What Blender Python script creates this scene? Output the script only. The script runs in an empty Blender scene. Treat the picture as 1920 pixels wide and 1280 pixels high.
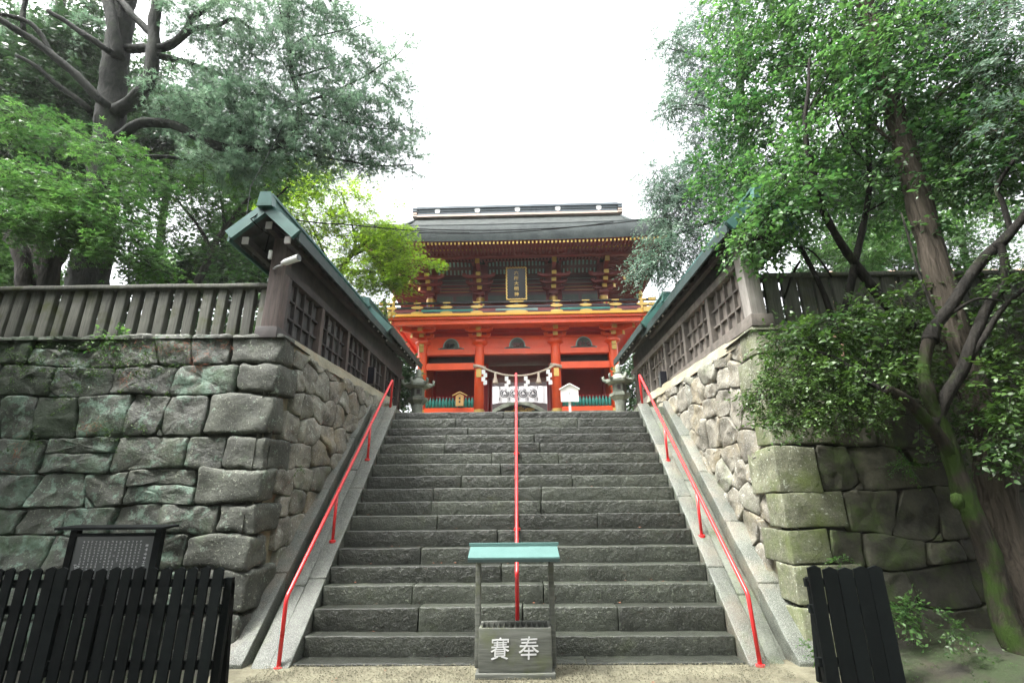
import bpy, math, random
import numpy as np
from mathutils import Vector, Matrix, noise as mnoise
rnd = random.Random(7)
nrg = np.random.default_rng(11)
SC = bpy.context.scene
COL = SC.collection
R = math.radians

# ------------------------------------------------------------------ camera
EYE = np.array([0.0, 0.0, 1.55]); FPX = 960.0
TH, YAW, RHO = R(17.9), R(.65), R(.45)
FWD = np.array([-math.sin(YAW)*math.cos(TH), math.cos(YAW)*math.cos(TH), math.sin(TH)])
_r0 = np.array([math.cos(YAW), math.sin(YAW), 0.0]); _u0 = np.cross(_r0, FWD)
RGT = _r0*math.cos(RHO) - _u0*math.sin(RHO); UPV = _u0*math.cos(RHO) + _r0*math.sin(RHO)
cam_data = bpy.data.cameras.new('camera'); cam = bpy.data.objects.new('camera', cam_data); COL.objects.link(cam)
cam.matrix_world = Matrix(((RGT[0], UPV[0], -FWD[0], EYE[0]), (RGT[1], UPV[1], -FWD[1], EYE[1]), (RGT[2], UPV[2], -FWD[2], EYE[2]), (0, 0, 0, 1)))
cam_data.lens = 18.0; cam_data.sensor_width = 36.0; cam_data.clip_end = 600.0; cam_data.clip_start = .05
SC.camera = cam
# ------------------------------------------------------------------ sky, sun, exposure
SUN_EL, SUN_ROT = R(62), R(245)
world = bpy.data.worlds.new('World'); SC.world = world; world.use_nodes = True
wn, wl = world.node_tree.nodes, world.node_tree.links
wn.clear()
w_out = wn.new('ShaderNodeOutputWorld'); w_bg = wn.new('ShaderNodeBackground'); w_sky = wn.new('ShaderNodeTexSky'); w_hs = wn.new('ShaderNodeHueSaturation')
w_sky.sky_type = 'NISHITA'; w_sky.sun_disc = False; w_sky.sun_elevation = SUN_EL; w_sky.sun_rotation = SUN_ROT
w_sky.air_density = 1.0; w_sky.dust_density = 6.0; w_sky.ozone_density = 1.0
w_hs.inputs['Saturation'].default_value = .16
wl.new(w_sky.outputs[0], w_hs.inputs['Color']); wl.new(w_hs.outputs[0], w_bg.inputs['Color']); wl.new(w_bg.outputs[0], w_out.inputs[0])
w_bg.inputs['Strength'].default_value = .15
sun_data = bpy.data.lights.new('sun', 'SUN'); sun_data.energy = 1.15; sun_data.angle = R(11); sun_data.color = (1, .97, .92)
sun = bpy.data.objects.new('sun', sun_data); COL.objects.link(sun)
_sd = Vector((math.sin(SUN_ROT)*math.cos(SUN_EL), math.cos(SUN_ROT)*math.cos(SUN_EL), math.sin(SUN_EL)))
sun.rotation_euler = _sd.to_track_quat('Z', 'Y').to_euler()
SC.view_settings.view_transform = 'Standard'; SC.view_settings.look = 'None'; SC.view_settings.gamma = 1.0
SC.view_settings.use_curve_mapping = False
SC.view_settings.exposure = 2.55
SC.render.engine = 'CYCLES'
SC.cycles.use_denoising = True
SC.cycles.max_bounces = 8; SC.cycles.diffuse_bounces = 5; SC.cycles.transmission_bounces = 6; SC.cycles.volume_bounces = 1
SC.cycles.sample_clamp_indirect = 6.0

def at(px, py, Y):
    """point of the view ray through a photo pixel (1920 x 1280) at world depth Y"""
    d = FWD*FPX + RGT*(px-960) + UPV*(640-py)
    return EYE + d*(Y/d[1])
def ppm(p):
    """pixels per metre at a world point"""
    return FPX/float((np.asarray(p, float)-EYE) @ FWD)

# ------------------------------------------------------------------ mesh helper
class MB:
    def __init__(s): s.v = []; s.f = []; s.m = []
    def add(s, vs, fs, m=0):
        k = len(s.v); s.v += [tuple(map(float, q)) for q in vs]
        for f in fs: s.f.append(tuple(i+k for i in f)); s.m.append(m)
        return s
    def hexa(s, c, m=0):  # 8 corners: bottom 4 ccw, top 4 ccw
        return s.add(c, [(3, 2, 1, 0), (4, 5, 6, 7), (0, 1, 5, 4), (1, 2, 6, 5), (2, 3, 7, 6), (3, 0, 4, 7)], m)
    def box(s, x0, x1, y0, y1, z0, z1, m=0):
        return s.hexa([(x0, y0, z0), (x1, y0, z0), (x1, y1, z0), (x0, y1, z0), (x0, y0, z1), (x1, y0, z1), (x1, y1, z1), (x0, y1, z1)], m)
    def beam(s, a, b, w, h, up=(0, 0, 1), m=0):
        a, b, up = Vector(a), Vector(b), Vector(up); d = (b-a).normalized(); r = d.cross(up).normalized(); u = r.cross(d).normalized()
        c = []
        for hh in (-h/2, h/2):
            for q, ww in ((a, -w/2), (a, w/2), (b, w/2), (b, -w/2)): c.append(q+r*ww+u*hh)
        return s.hexa(c, m)
    def tube(s, pts, rad, n=8, m=0, cap=True, lump=0.):
        pts = [Vector(p) for p in pts]; k0 = len(s.v); N = len(pts)
        if not hasattr(rad, '__len__'): rad = [rad]*N
        ref = Vector((.13, .31, .94)); prev = None
        for i, p in enumerate(pts):
            t = (pts[min(i+1, N-1)]-pts[max(i-1, 0)])
            t = t.normalized() if t.length > 1e-9 else Vector((0, 0, 1))
            if prev is None:
                r = t.cross(ref if abs(t.dot(ref)) < .95 else Vector((1, 0, 0))).normalized()
            else:
                r = (prev - t*prev.dot(t)).normalized()
            prev = r; u = t.cross(r)
            for j in range(n):
                a = 2*math.pi*j/n; w = r*math.cos(a)+u*math.sin(a); q = p+w*rad[i]; s.v.append(tuple(q+w*rad[i]*lump*(mnoise.noise(q*5)+.6*mnoise.noise(q*13)) if lump else q))
        for i in range(N-1):
            for j in range(n):
                a, b = k0+i*n+j, k0+i*n+(j+1) % n
                s.f.append((a, b, b+n, a+n)); s.m.append(m)
        if cap:
            s.f.append(tuple(range(k0+n-1, k0-1, -1))); s.m.append(m)
            s.f.append(tuple(range(k0+(N-1)*n, k0+N*n))); s.m.append(m)
        return s
    def lathe(s, cx, cy, prof, n=12, m=0, rot=0):
        k0 = len(s.v)
        for r, z in prof:
            for j in range(n):
                a = rot+2*math.pi*j/n; s.v.append((cx+r*math.cos(a), cy+r*math.sin(a), z))
        for i in range(len(prof)-1):
            for j in range(n):
                a, b = k0+i*n+j, k0+i*n+(j+1) % n
                s.f.append((a, b, b+n, a+n)); s.m.append(m)
        s.f.append(tuple(range(k0+n-1, k0-1, -1))); s.m.append(m)
        s.f.append(tuple(range(k0+(len(prof)-1)*n, k0+len(prof)*n))); s.m.append(m)
        return s
    def prism(s, poly, vec, m=0):
        n = len(poly); vec = np.array(vec, float); P = [np.array(p, float) for p in poly]
        fs = [tuple(range(n-1, -1, -1)), tuple(range(n, 2*n))]+[(i, (i+1) % n, n+(i+1) % n, n+i) for i in range(n)]
        return s.add(P+[p+vec for p in P], fs, m)
    def grid(s, fn, nu, nv, m=0, flip=False):
        k0 = len(s.v)
        for i in range(nu+1):
            for j in range(nv+1): s.v.append(tuple(map(float, fn(i/nu, j/nv))))
        for i in range(nu):
            for j in range(nv):
                a = k0+i*(nv+1)+j; q = (a, a+nv+1, a+nv+2, a+1)
                s.f.append(q[::-1] if flip else q); s.m.append(m)
        return s
    def mesh(s, name, mats, smooth=False):
        me = bpy.data.meshes.new(name); me.from_pydata(s.v, [], s.f)
        for q in (mats if isinstance(mats, (list, tuple)) else [mats]): me.materials.append(q)
        if any(s.m): me.polygons.foreach_set('material_index', s.m)
        if smooth: me.polygons.foreach_set('use_smooth', [True]*len(s.f))
        me.update(); return me

def link(name, me, parent=None, loc=None, local=False):
    o = bpy.data.objects.new(name, me); COL.objects.link(o)
    if loc is not None: o.location = loc
    if parent is not None:
        o.parent = parent
        if not local: o.matrix_parent_inverse = XF[parent.name].inverted()
    XF[o.name] = Matrix.Translation(o.location) if parent is None else Matrix.Identity(4)
    return o
XF = {}
def obj(name, mb, mats, parent=None, local=False, smooth=False):
    return link(name, mb.mesh(name, mats, smooth), parent, None, local)
def thing(name, label, cat, loc=(0, 0, 0), rz=0.0, group=None):
    o = bpy.data.objects.new(name, None); COL.objects.link(o); o.location = loc; o.rotation_euler = (0, 0, rz); o.empty_display_size = .2
    XF[o.name] = Matrix.Translation(Vector(loc)) @ Matrix.Rotation(rz, 4, 'Z')
    return tag(o, label, cat, group)
def tag(o, label=None, cat=None, group=None, kind=None):
    for k, v in (('label', label), ('category', cat), ('group', group), ('kind', kind)):
        if v: o[k] = v
    return o
def dup_tree(o, parent=None):
    q = o.copy(); COL.objects.link(q)
    if parent is not None: q.parent = parent
    XF[q.name] = XF.get(o.name, Matrix.Identity(4))
    for ch in list(o.children): dup_tree(ch, q)
    return q

# ------------------------------------------------------------------ materials
class NT:
    def __init__(s, name):
        s.mat = bpy.data.materials.new(name); s.mat.use_nodes = True; s.n = s.mat.node_tree.nodes; s.l = s.mat.node_tree.links
        s.bsdf = s.n['Principled BSDF']; s.out = s.n['Material Output']
        s.pos = s.n.new('ShaderNodeNewGeometry').outputs['Position']
    def put(s, sock, v):
        if hasattr(v, 'is_output') or isinstance(v, bpy.types.NodeSocket): s.l.new(v, sock)
        elif hasattr(v, '__len__') and len(v) == 3 and sock.type == 'RGBA': sock.default_value = (*v, 1)
        else: sock.default_value = v
    def noise(s, scale, detail=4, rough=.55, vec=None, dist=0, stretch=None):
        q = s.n.new('ShaderNodeTexNoise'); q.inputs['Scale'].default_value = scale; q.inputs['Detail'].default_value = detail
        q.inputs['Roughness'].default_value = rough; q.inputs['Distortion'].default_value = dist
        v = vec or s.pos
        if stretch:
            mp = s.n.new('ShaderNodeMapping'); mp.inputs['Scale'].default_value = stretch; s.l.new(v, mp.inputs[0]); v = mp.outputs[0]
        s.l.new(v, q.inputs['Vector']); return q.outputs['Fac']
    def voro(s, scale, feature='F1'):
        q = s.n.new('ShaderNodeTexVoronoi'); q.feature = feature; q.inputs['Scale'].default_value = scale; s.l.new(s.pos, q.inputs['Vector']); return q.outputs['Distance']
    def ramp(s, fac, a, b, lo=0., hi=1.):
        q = s.n.new('ShaderNodeMapRange'); q.inputs[1].default_value = a; q.inputs[2].default_value = b; q.inputs[3].default_value = lo; q.inputs[4].default_value = hi
        s.put(q.inputs[0], fac); return q.outputs[0]
    def mix(s, fac, a, b, mode='MIX'):
        q = s.n.new('ShaderNodeMix'); q.data_type = 'RGBA'; q.blend_type = mode; s.put(q.inputs[0], fac); s.put(q.inputs[6], a); s.put(q.inputs[7], b); return q.outputs[2]
    def math(s, op, a, b=0.):
        q = s.n.new('ShaderNodeMath'); q.operation = op; s.put(q.inputs[0], a); s.put(q.inputs[1], b); return q.outputs[0]
    def orand(s): return s.n.new('ShaderNodeObjectInfo').outputs['Random']
    def attr(s, nm):
        q = s.n.new('ShaderNodeAttribute'); q.attribute_name = nm; return q.outputs['Fac']
    def sep(s, i):
        q = s.n.new('ShaderNodeSeparateXYZ'); s.l.new(s.pos, q.inputs[0]); return q.outputs[i]
    def bump(s, h, strength, dist=.02, prev=None):
        q = s.n.new('ShaderNodeBump'); q.inputs['Strength'].default_value = strength; q.inputs['Distance'].default_value = dist; s.l.new(h, q.inputs['Height'])
        if prev is not None: s.l.new(prev, q.inputs['Normal'])
        return q.outputs[0]
    def vary(s, col, amt):
        """brighten or darken per object"""
        q = s.n.new('ShaderNodeHueSaturation'); s.put(q.inputs['Value'], s.ramp(s.orand(), 0, 1, 1-amt, 1+amt)); s.put(q.inputs['Color'], col); return q.outputs[0]
    def done(s, col, rough=.7, normal=None, metal=0., spec=None):
        s.put(s.bsdf.inputs['Base Color'], col); s.put(s.bsdf.inputs['Roughness'], rough); s.bsdf.inputs['Metallic'].default_value = metal
        if normal is not None: s.l.new(normal, s.bsdf.inputs['Normal'])
        if spec is not None: s.bsdf.inputs['Specular IOR Level'].default_value = spec
        return s.mat

def stone(name, c1, c2, moss=None, moss_lo=.5, moss_hi=.62, lichen=None, lich_lo=.60, rough=.75, vary=.22, bump=.7, stain=None, fine=60, edge_glint=None, speck=0., tone=(.97, 1.06, .93)):
    t = NT(name)
    col = t.mix(t.ramp(t.noise(3.2, 6), .35, .65), c1, c2)
    col = t.mix(t.ramp(t.noise(26, 4, .7), .3, .75), t.mix(1, col, (.62, .62, .62), 'MULTIPLY'), col)
    if stain: col = t.mix(t.ramp(t.noise(1.7, 5, .6), .5, .68), col, stain)
    if lichen:
        col = t.mix(t.math('MULTIPLY', t.ramp(t.noise(5.5, 6, .75), lich_lo, lich_lo+.06), .8), col, lichen)
        col = t.mix(t.math('MULTIPLY', t.ramp(t.noise(30, 4, .7), .60, .66), .8), col, tuple(min(.5, q*2.9) for q in c2))
        col = t.mix(t.math('MULTIPLY', t.ramp(t.noise(60, 5, .8), .56, .68), .6), col, tuple(min(.4, q*2.1) for q in c2)); col = t.mix(t.math('MULTIPLY', t.ramp(t.noise(48, 5, .8), .46, .32), .75), col, (.012, .013, .01))
    if moss: col = t.mix(t.ramp(t.noise(2.3, 7, .7), moss_lo, moss_hi), col, moss)
    if speck:
        s_ = t.noise(150, 3, .8); col = t.mix(t.math('MULTIPLY', t.ramp(s_, .50, .66), speck), col, (.5, .5, .48)); col = t.mix(t.math('MULTIPLY', t.ramp(s_, .48, .34), speck), col, (.02, .02, .018))
    if edge_glint: col = t.mix(t.math('MULTIPLY', t.ramp(t.n.new('ShaderNodeNewGeometry').outputs['Pointiness'], .53, .64), t.ramp(t.noise(11, 4), .3, .55)), col, edge_glint)  # lighter convex edges: sky glint on the nosings painted in, with wear
    col = t.vary(t.mix(1., col, tone, 'MULTIPLY'), vary)  # default tone tints the stone with the green light under the trees
    b = t.bump(t.noise(9, 8, .65), bump, .03); b = t.bump(t.noise(fine, 5, .7), bump*.8, .008, b)
    return t.done(col, rough, b)
def wood(name, c1, c2, stretch, rough=.7, moss=None, vary=.2, scale=6):
    t = NT(name)
    g = t.noise(scale, 6, .6, stretch=stretch, dist=.4)
    col = t.mix(t.ramp(g, .3, .7), c1, c2)
    col = t.mix(t.ramp(t.noise(1.6, 4), .45, .75), col, t.mix(1, col, (.6, .6, .58), 'MULTIPLY'))
    if moss: col = t.mix(t.ramp(t.noise(3.1, 5, .6), .52, .68), col, moss)
    return t.done(t.vary(col, vary), rough, t.bump(g, .5, .006))
def paint(name, c, rough=.45, var=.12, dirt=.25, metal=0., spec=None, bump=.06):
    t = NT(name)
    col = t.mix(t.ramp(t.noise(2.4, 5, .6), .35, .75), c, tuple(q*(1-dirt) for q in c))
    return t.done(t.vary(col, var), t.ramp(t.noise(7, 4), .2, .8, rough*.8, min(1, rough*1.25)), t.bump(t.noise(14, 4), bump, .01), metal, spec)
def leafmat(name, c1, c2, trans=.35, rough=.4, spec=.5, tcol=None):
    t = NT(name)
    a = t.attr('tint'); col = t.mix(a, c1, c2)
    t.done(col, rough, None, 0, spec)
    tr = t.n.new('ShaderNodeBsdfTranslucent'); mx = t.n.new('ShaderNodeMixShader'); mx.inputs[0].default_value = trans
    q = t.n.new('ShaderNodeHueSaturation'); q.inputs['Value'].default_value = 1.5; q.inputs['Saturation'].default_value = 1.1; q.inputs['Hue'].default_value = .493; t.l.new(col, q.inputs['Color'])
    t.l.new(q.outputs[0], tr.inputs[0]); t.l.new(t.bsdf.outputs[0], mx.inputs[1]); t.l.new(tr.outputs[0], mx.inputs[2]); t.l.new(mx.outputs[0], t.out.inputs[0])
    return t.mat
def bark(name, c1, c2, moss=None, stretch=(1, 1, .22), lo=.5, hi=.62, scale=14):
    t = NT(name)
    g = t.noise(scale, 6, .65, stretch=stretch, dist=.8)
    col = t.mix(t.ramp(g, .35, .65), c1, c2)
    if moss: col = t.mix(t.ramp(t.noise(3.5, 5, .6), lo, hi), col, moss)
    return t.done(col, .85, t.bump(t.noise(42, 4, .6, stretch=stretch), .6, .012, t.bump(g, 1., .04)), spec=.15)

M = {}
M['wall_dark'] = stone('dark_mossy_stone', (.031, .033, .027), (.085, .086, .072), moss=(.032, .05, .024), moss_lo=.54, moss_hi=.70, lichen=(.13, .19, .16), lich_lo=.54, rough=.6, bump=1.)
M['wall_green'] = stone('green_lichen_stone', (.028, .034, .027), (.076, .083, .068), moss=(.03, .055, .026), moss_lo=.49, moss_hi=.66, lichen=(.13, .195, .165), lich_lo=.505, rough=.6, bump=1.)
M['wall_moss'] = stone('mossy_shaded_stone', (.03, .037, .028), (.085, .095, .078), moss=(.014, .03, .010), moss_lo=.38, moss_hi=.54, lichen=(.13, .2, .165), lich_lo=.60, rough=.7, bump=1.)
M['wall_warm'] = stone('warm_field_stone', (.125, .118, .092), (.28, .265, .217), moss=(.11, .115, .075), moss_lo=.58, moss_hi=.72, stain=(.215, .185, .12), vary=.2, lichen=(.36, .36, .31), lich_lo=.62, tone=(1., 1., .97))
M['wall_grey'] = stone('grey_field_stone', (.13, .12, .10), (.30, .28, .24), moss=(.12, .13, .085), moss_lo=.55, moss_hi=.7, vary=.2, lichen=(.40, .42, .38), lich_lo=.6, tone=(.98, 1.03, .96))
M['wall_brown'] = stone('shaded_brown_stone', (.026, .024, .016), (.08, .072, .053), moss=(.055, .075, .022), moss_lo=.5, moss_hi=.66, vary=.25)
M['quoin_moss'] = stone('mossy_corner_stone', (.10, .095, .066), (.23, .22, .165), moss=(.085, .10, .032), moss_lo=.46, moss_hi=.66, vary=.12, lichen=(.40, .42, .36), lich_lo=.62)
M['quoin_grey'] = stone('grey_corner_stone', (.04, .04, .036), (.098, .097, .086), moss=(.07, .09, .06), moss_lo=.58, moss_hi=.75, vary=.14, lichen=(.26, .31, .28), lich_lo=.6)
M['mortar_dark'] = stone('dark_earth_joint', (.03, .028, .022), (.06, .055, .045), vary=0)
M['mortar_warm'] = stone('sandy_joint', (.16, .13, .09), (.30, .25, .18), vary=0)
M['plaster'] = stone('worn_plaster', (.27, .23, .175), (.38, .34, .285), stain=(.32, .22, .15), vary=.05, bump=.35)
M['step'] = stone('wet_step_stone', (.013, .0145, .011), (.036, .038, .031), moss=(.024, .028, .013), moss_lo=.58, moss_hi=.75, rough=.34, vary=.42, bump=1., fine=45, lichen=(.10, .11, .095), lich_lo=.64, edge_glint=(.20, .21, .18), speck=.16)
M['curb'] = stone('granite_curb', (.048, .05, .046), (.108, .11, .102), moss=(.085, .09, .06), moss_lo=.56, moss_hi=.72, stain=(.12, .09, .075), rough=.45, vary=.14, bump=.6, fine=110, speck=.55)
M['curb_old'] = stone('granite_gutter', (.08, .082, .07), (.16, .16, .145), speck=.4, moss=(.09, .11, .05), moss_lo=.50, moss_hi=.68, rough=.5, vary=.1, bump=.5, fine=110)
M['lantern'] = stone('lantern_stone', (.16, .165, .15), (.36, .36, .33), moss=(.09, .11, .08), moss_lo=.55, moss_hi=.7, vary=.08, bump=.4, stain=(.1, .1, .09))
M['gravel'] = stone('pale_gravel', (.15, .128, .094), (.24, .21, .16), vary=.0, bump=.8, fine=95, rough=.85, stain=(.11, .092, .066))
M['pebble'] = stone('loose_pebble', (.14, .122, .09), (.26, .23, .18), vary=0)
M['soil'] = stone('mossy_soil', (.016, .014, .009), (.042, .035, .023), moss=(.022, .034, .01), moss_lo=.45, moss_hi=.6, vary=0, bump=.9)
M['post_wood'] = wood('dark_aged_wood', (.055, .042, .037), (.13, .10, .088), (6, 6, .5))
M['panel_wood'] = wood('smoked_board', (.045, .045, .045), (.095, .092, .09), (7, 7, .4), vary=.3)
M['panel_pale'] = wood('weathered_board', (.10, .087, .074), (.21, .185, .157), (7, 7, .4), vary=.2)
M['frame_dark'] = wood('dark_frame_wood', (.028, .026, .026), (.07, .06, .056), (1.2, 1.2, 1.2))
M['frame_pale'] = wood('weathered_frame_wood', (.07, .062, .053), (.16, .142, .12), (1.2, 1.2, 1.2))
M['pale_post'] = wood('grey_weathered_post', (.20, .185, .165), (.36, .34, .31), (7, 7, .4))
M['fence_wood'] = wood('grey_green_picket', (.062, .065, .052), (.15, .153, .126), (8, 8, .5), moss=(.06, .07, .026), vary=.28)
M['black_wood'] = paint('black_tarred_wood', (.005, .007, .007), .7, .3, .3, spec=.10, bump=.3)
M['box_wood'] = wood('weathered_box_wood', (.06, .066, .055), (.145, .152, .132), (.5, 6, 6), moss=(.09, .105, .05), vary=.05)
M['copper'] = paint('verdigris_copper', (.05, .14, .122), .45, .08, .45)
M['copper_pale'] = paint('pale_verdigris', (.095, .185, .17), .75, .02, .22, spec=.2)
M['copper_dark'] = paint('dull_copper_eave', (.022, .045, .042), .55, .05, .35)
M['soffit'] = wood('shaded_soffit', (.03, .034, .034), (.07, .072, .07), (1, 1, 1), vary=.1)
M['white_end'] = paint('white_painted_end', (.62, .60, .58), .6, .05, .2)
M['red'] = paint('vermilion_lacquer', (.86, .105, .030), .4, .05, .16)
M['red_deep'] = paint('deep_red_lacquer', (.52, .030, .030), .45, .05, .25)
M['plum'] = paint('dark_plum_lacquer', (.25, .058, .058), .5, .1, .25)
M['plum_light'] = paint('plum_wall', (.30, .06, .06), .5, .05, .25)
M['black'] = paint('black_lacquer', (.012, .013, .018), .3, .05, .2)
M['slot'] = paint('dark_interior', (.035, .022, .022), .7, .05, .2)
M['gold'] = paint('gilt_metal', (.62, .42, .12), .36, .06, .25, metal=.5)
M['gold_edge'] = paint('gilt_edge', (.85, .42, .05), .45, .03, .12)
M['teal'] = paint('teal_paint', (.03, .24, .20), .5, .08, .25)
M['teal_pale'] = paint('pale_teal_rib', (.27, .42, .40), .6, .05, .2)
M['indigo'] = paint('painted_indigo', (.12, .062, .066), .5, .08, .3)
M['carved'] = paint('carved_green_panel', (.075, .10, .085), .55, .15, .4)
M['white'] = paint('white_paper', (.80, .80, .78), .7, .02, .06)
M['cloth'] = paint('white_curtain', (.70, .69, .70), .8, .02, .08)
M['crest'] = paint('charcoal_print', (.05, .05, .055), .8, .02, .1)
M['straw'] = paint('rice_straw_rope', (.62, .52, .42), .85, .05, .2, bump=.6)
M['rail'] = paint('red_pipe_paint', (.62, .028, .03), .30, .04, .14)
M['bark_roof'] = stone('cypress_bark_roof', (.02, .024, .026), (.05, .056, .058), rough=.97, vary=.05, bump=.6, fine=40)
M['bark_edge'] = stone('cypress_bark_edge', (.028, .036, .042), (.055, .065, .07), vary=.05, bump=.3, fine=30)
M['ridge'] = paint('ridge_copper', (.085, .11, .125), .5, .05, .3)
M['ridge_trim'] = paint('ridge_trim_copper', (.45, .34, .28), .5, .05, .2)
M['cable'] = paint('black_cable', (.008, .009, .009), .9, spec=.05)
M['steel'] = paint('grey_steel', (.5, .5, .5), .35, .05, .2, metal=.3)
M['ema'] = paint('pale_cypress_board', (.62, .36, .13), .6, .05, .2)
M['ink'] = paint('ink', (.07, .06, .06), .7)
M['notice'] = paint('grey_notice_panel', (.065, .074, .07), .5, .02, .15)
M['notice_ink'] = paint('white_notice_print', (.62, .63, .63), .6)
M['tan_roof'] = paint('tan_roof', (.36, .24, .16), .6, .05, .2)
M['tan_wall'] = paint('pale_house_wall', (.55, .5, .42), .7, .05, .2)
M['pine_bark'] = bark('pine_bark', (.005, .0065, .005), (.019, .021, .0165), moss=(.016, .023, .012), lo=.52, hi=.72, stretch=(1, 1, .35), scale=11)
M['maple_bark'] = bark('dark_maple_bark', (.018, .017, .015), (.055, .05, .042))
M['cedar_bark'] = bark('cedar_bark', (.032, .027, .02), (.095, .08, .063), stretch=(1.4, 1.4, .12), scale=16)
M['moss_bark'] = bark('mossy_bark', (.012, .0105, .008), (.036, .031, .023), moss=(.022, .042, .007), lo=.45, hi=.58)
M['grey_bark'] = bark('grey_branch_bark', (.008, .0075, .0065), (.026, .024, .02), moss=(.05, .065, .03), lo=.58, hi=.75)
M['cut_wood'] = paint('fresh_cut_wood', (.62, .38, .26), .7)
M['litter'] = paint('fallen_needles', (.22, .075, .035), .8)
M['pine_leaf'] = leafmat('pine_needles', (.10, .175, .11), (.185, .275, .18), .45, .45)
M['camphor_leaf'] = leafmat('dark_evergreen_leaf', (.022, .05, .022), (.055, .105, .04), .25, .35)
M['maple_leaf'] = leafmat('maple_leaf', (.038, .10, .030), (.112, .225, .062), .45, .42)
M['yellow_maple_leaf'] = leafmat('yellow_green_maple_leaf', (.14, .25, .034), (.28, .42, .066), .55, .5)
M['camellia_leaf'] = leafmat('glossy_broadleaf', (.03, .085, .028), (.088, .19, .052), .42, .36, .45)
M['shade_leaf'] = leafmat('small_shade_leaf', (.024, .06, .015), (.07, .135, .03), .3, .40, .4)
M['hinoki_leaf'] = leafmat('cypress_spray', (.085, .145, .105), (.15, .22, .155), .3, .5)
M['fern_leaf'] = leafmat('fern', (.04, .11, .02), (.09, .20, .035), .35, .45)
# ------------------------------------------------------------------ stone builders
def rock_box(mb, c, r=.03, nx=3, ny=2, nz=2, amp=.01, seed=0., m=0):
    """a block with rounded, slightly uneven edges; c = 8 corners (bottom ccw, top ccw)"""
    c = [Vector(q) for q in c]
    L = [((c[1]-c[0]).length+(c[6]-c[7]).length)/2, ((c[3]-c[0]).length+(c[6]-c[5]).length)/2, ((c[4]-c[0]).length+(c[6]-c[2]).length)/2]
    r = min(r, min(L)*.45)
    def ticks(n, ln): return [0., r/ln*.35]+[r/ln+(1-2*r/ln)*i/n for i in range(n+1)]+[1-r/ln*.35, 1.]
    T = [ticks(n, ln) for n, ln in zip((nx, ny, nz), L)]
    key = {}; vs = []
    def vert(a, b, d):
        k = (round(a, 5), round(b, 5), round(d, 5))
        if k in key: return key[k]
        q = [a*L[0], b*L[1], d*L[2]]; i = [min(max(q[j], r), L[j]-r) for j in range(3)]
        w = Vector([q[j]-i[j] for j in range(3)])
        if w.length > 1e-9: w = w.normalized()*r
        a, b, d = [(i[j]+w[j])/L[j] for j in range(3)]
        p = (c[0]*(1-a)*(1-b)+c[1]*a*(1-b)+c[2]*a*b+c[3]*(1-a)*b)*(1-d)+(c[4]*(1-a)*(1-b)+c[5]*a*(1-b)+c[6]*a*b+c[7]*(1-a)*b)*d
        s = Vector((seed*7.3, seed*3.1, seed*5.7))
        p = p+mnoise.noise_vector(p*3.1+s)*amp+mnoise.noise_vector(p*11+s)*amp*.45
        key[k] = len(vs); vs.append(p); return key[k]
    fs = []
    for ax, bx, fx in ((0, 1, 2), (1, 2, 0), (2, 0, 1)):
        for side in (0, 1):
            for i in range(len(T[ax])-1):
                for j in range(len(T[bx])-1):
                    q = []
                    for (di, dj) in ((0, 0), (1, 0), (1, 1), (0, 1)):
                        p = [0, 0, 0]; p[ax] = T[ax][i+di]; p[bx] = T[bx][j+dj]; p[fx] = side; q.append(vert(*p))
                    fs.append(tuple(q) if side else tuple(q[::-1]))
    return mb.add(vs, fs, m)
def clip(poly, n, cc):
    out = []
    for i in range(len(poly)):
        p, q = poly[i], poly[(i+1) % len(poly)]; a, b = n[0]*p[0]+n[1]*p[1]-cc, n[0]*q[0]+n[1]*q[1]-cc
        if a <= 0: out.append(p)
        if a*b < 0: t = a/(a-b); out.append((p[0]+(q[0]-p[0])*t, p[1]+(q[1]-p[1])*t))
    return out
def cells(seeds, bound, gap, asp=1.25, pw=.0):
    """voronoi cells of the seeds, stretched by asp along u, shrunk by the joint"""
    S = [(u/asp, v) for u, v in seeds]; W = [rnd.uniform(-pw, pw) for _ in S]; res = []
    for i, (a, b) in enumerate(S):
        poly = [(u/asp, v) for u, v in bound]
        for j, (p, q) in enumerate(S):
            if i == j: continue
            dx, dy = p-a, q-b; d2 = dx*dx+dy*dy
            if d2 > 4: continue
            d = math.sqrt(d2); n = (dx/d, dy/d)
            poly = clip(poly, n, n[0]*(a+p)/2+n[1]*(b+q)/2-gap*rnd.uniform(.3, 1.)+(W[i]-W[j]))
            if len(poly) < 3: break
        res.append([(u*asp, v) for u, v in poly] if len(poly) >= 3 else None)
    return res
def area(p): return abs(sum(p[i][0]*p[i-1][1]-p[i-1][0]*p[i][1] for i in range(len(p))))/2
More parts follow.
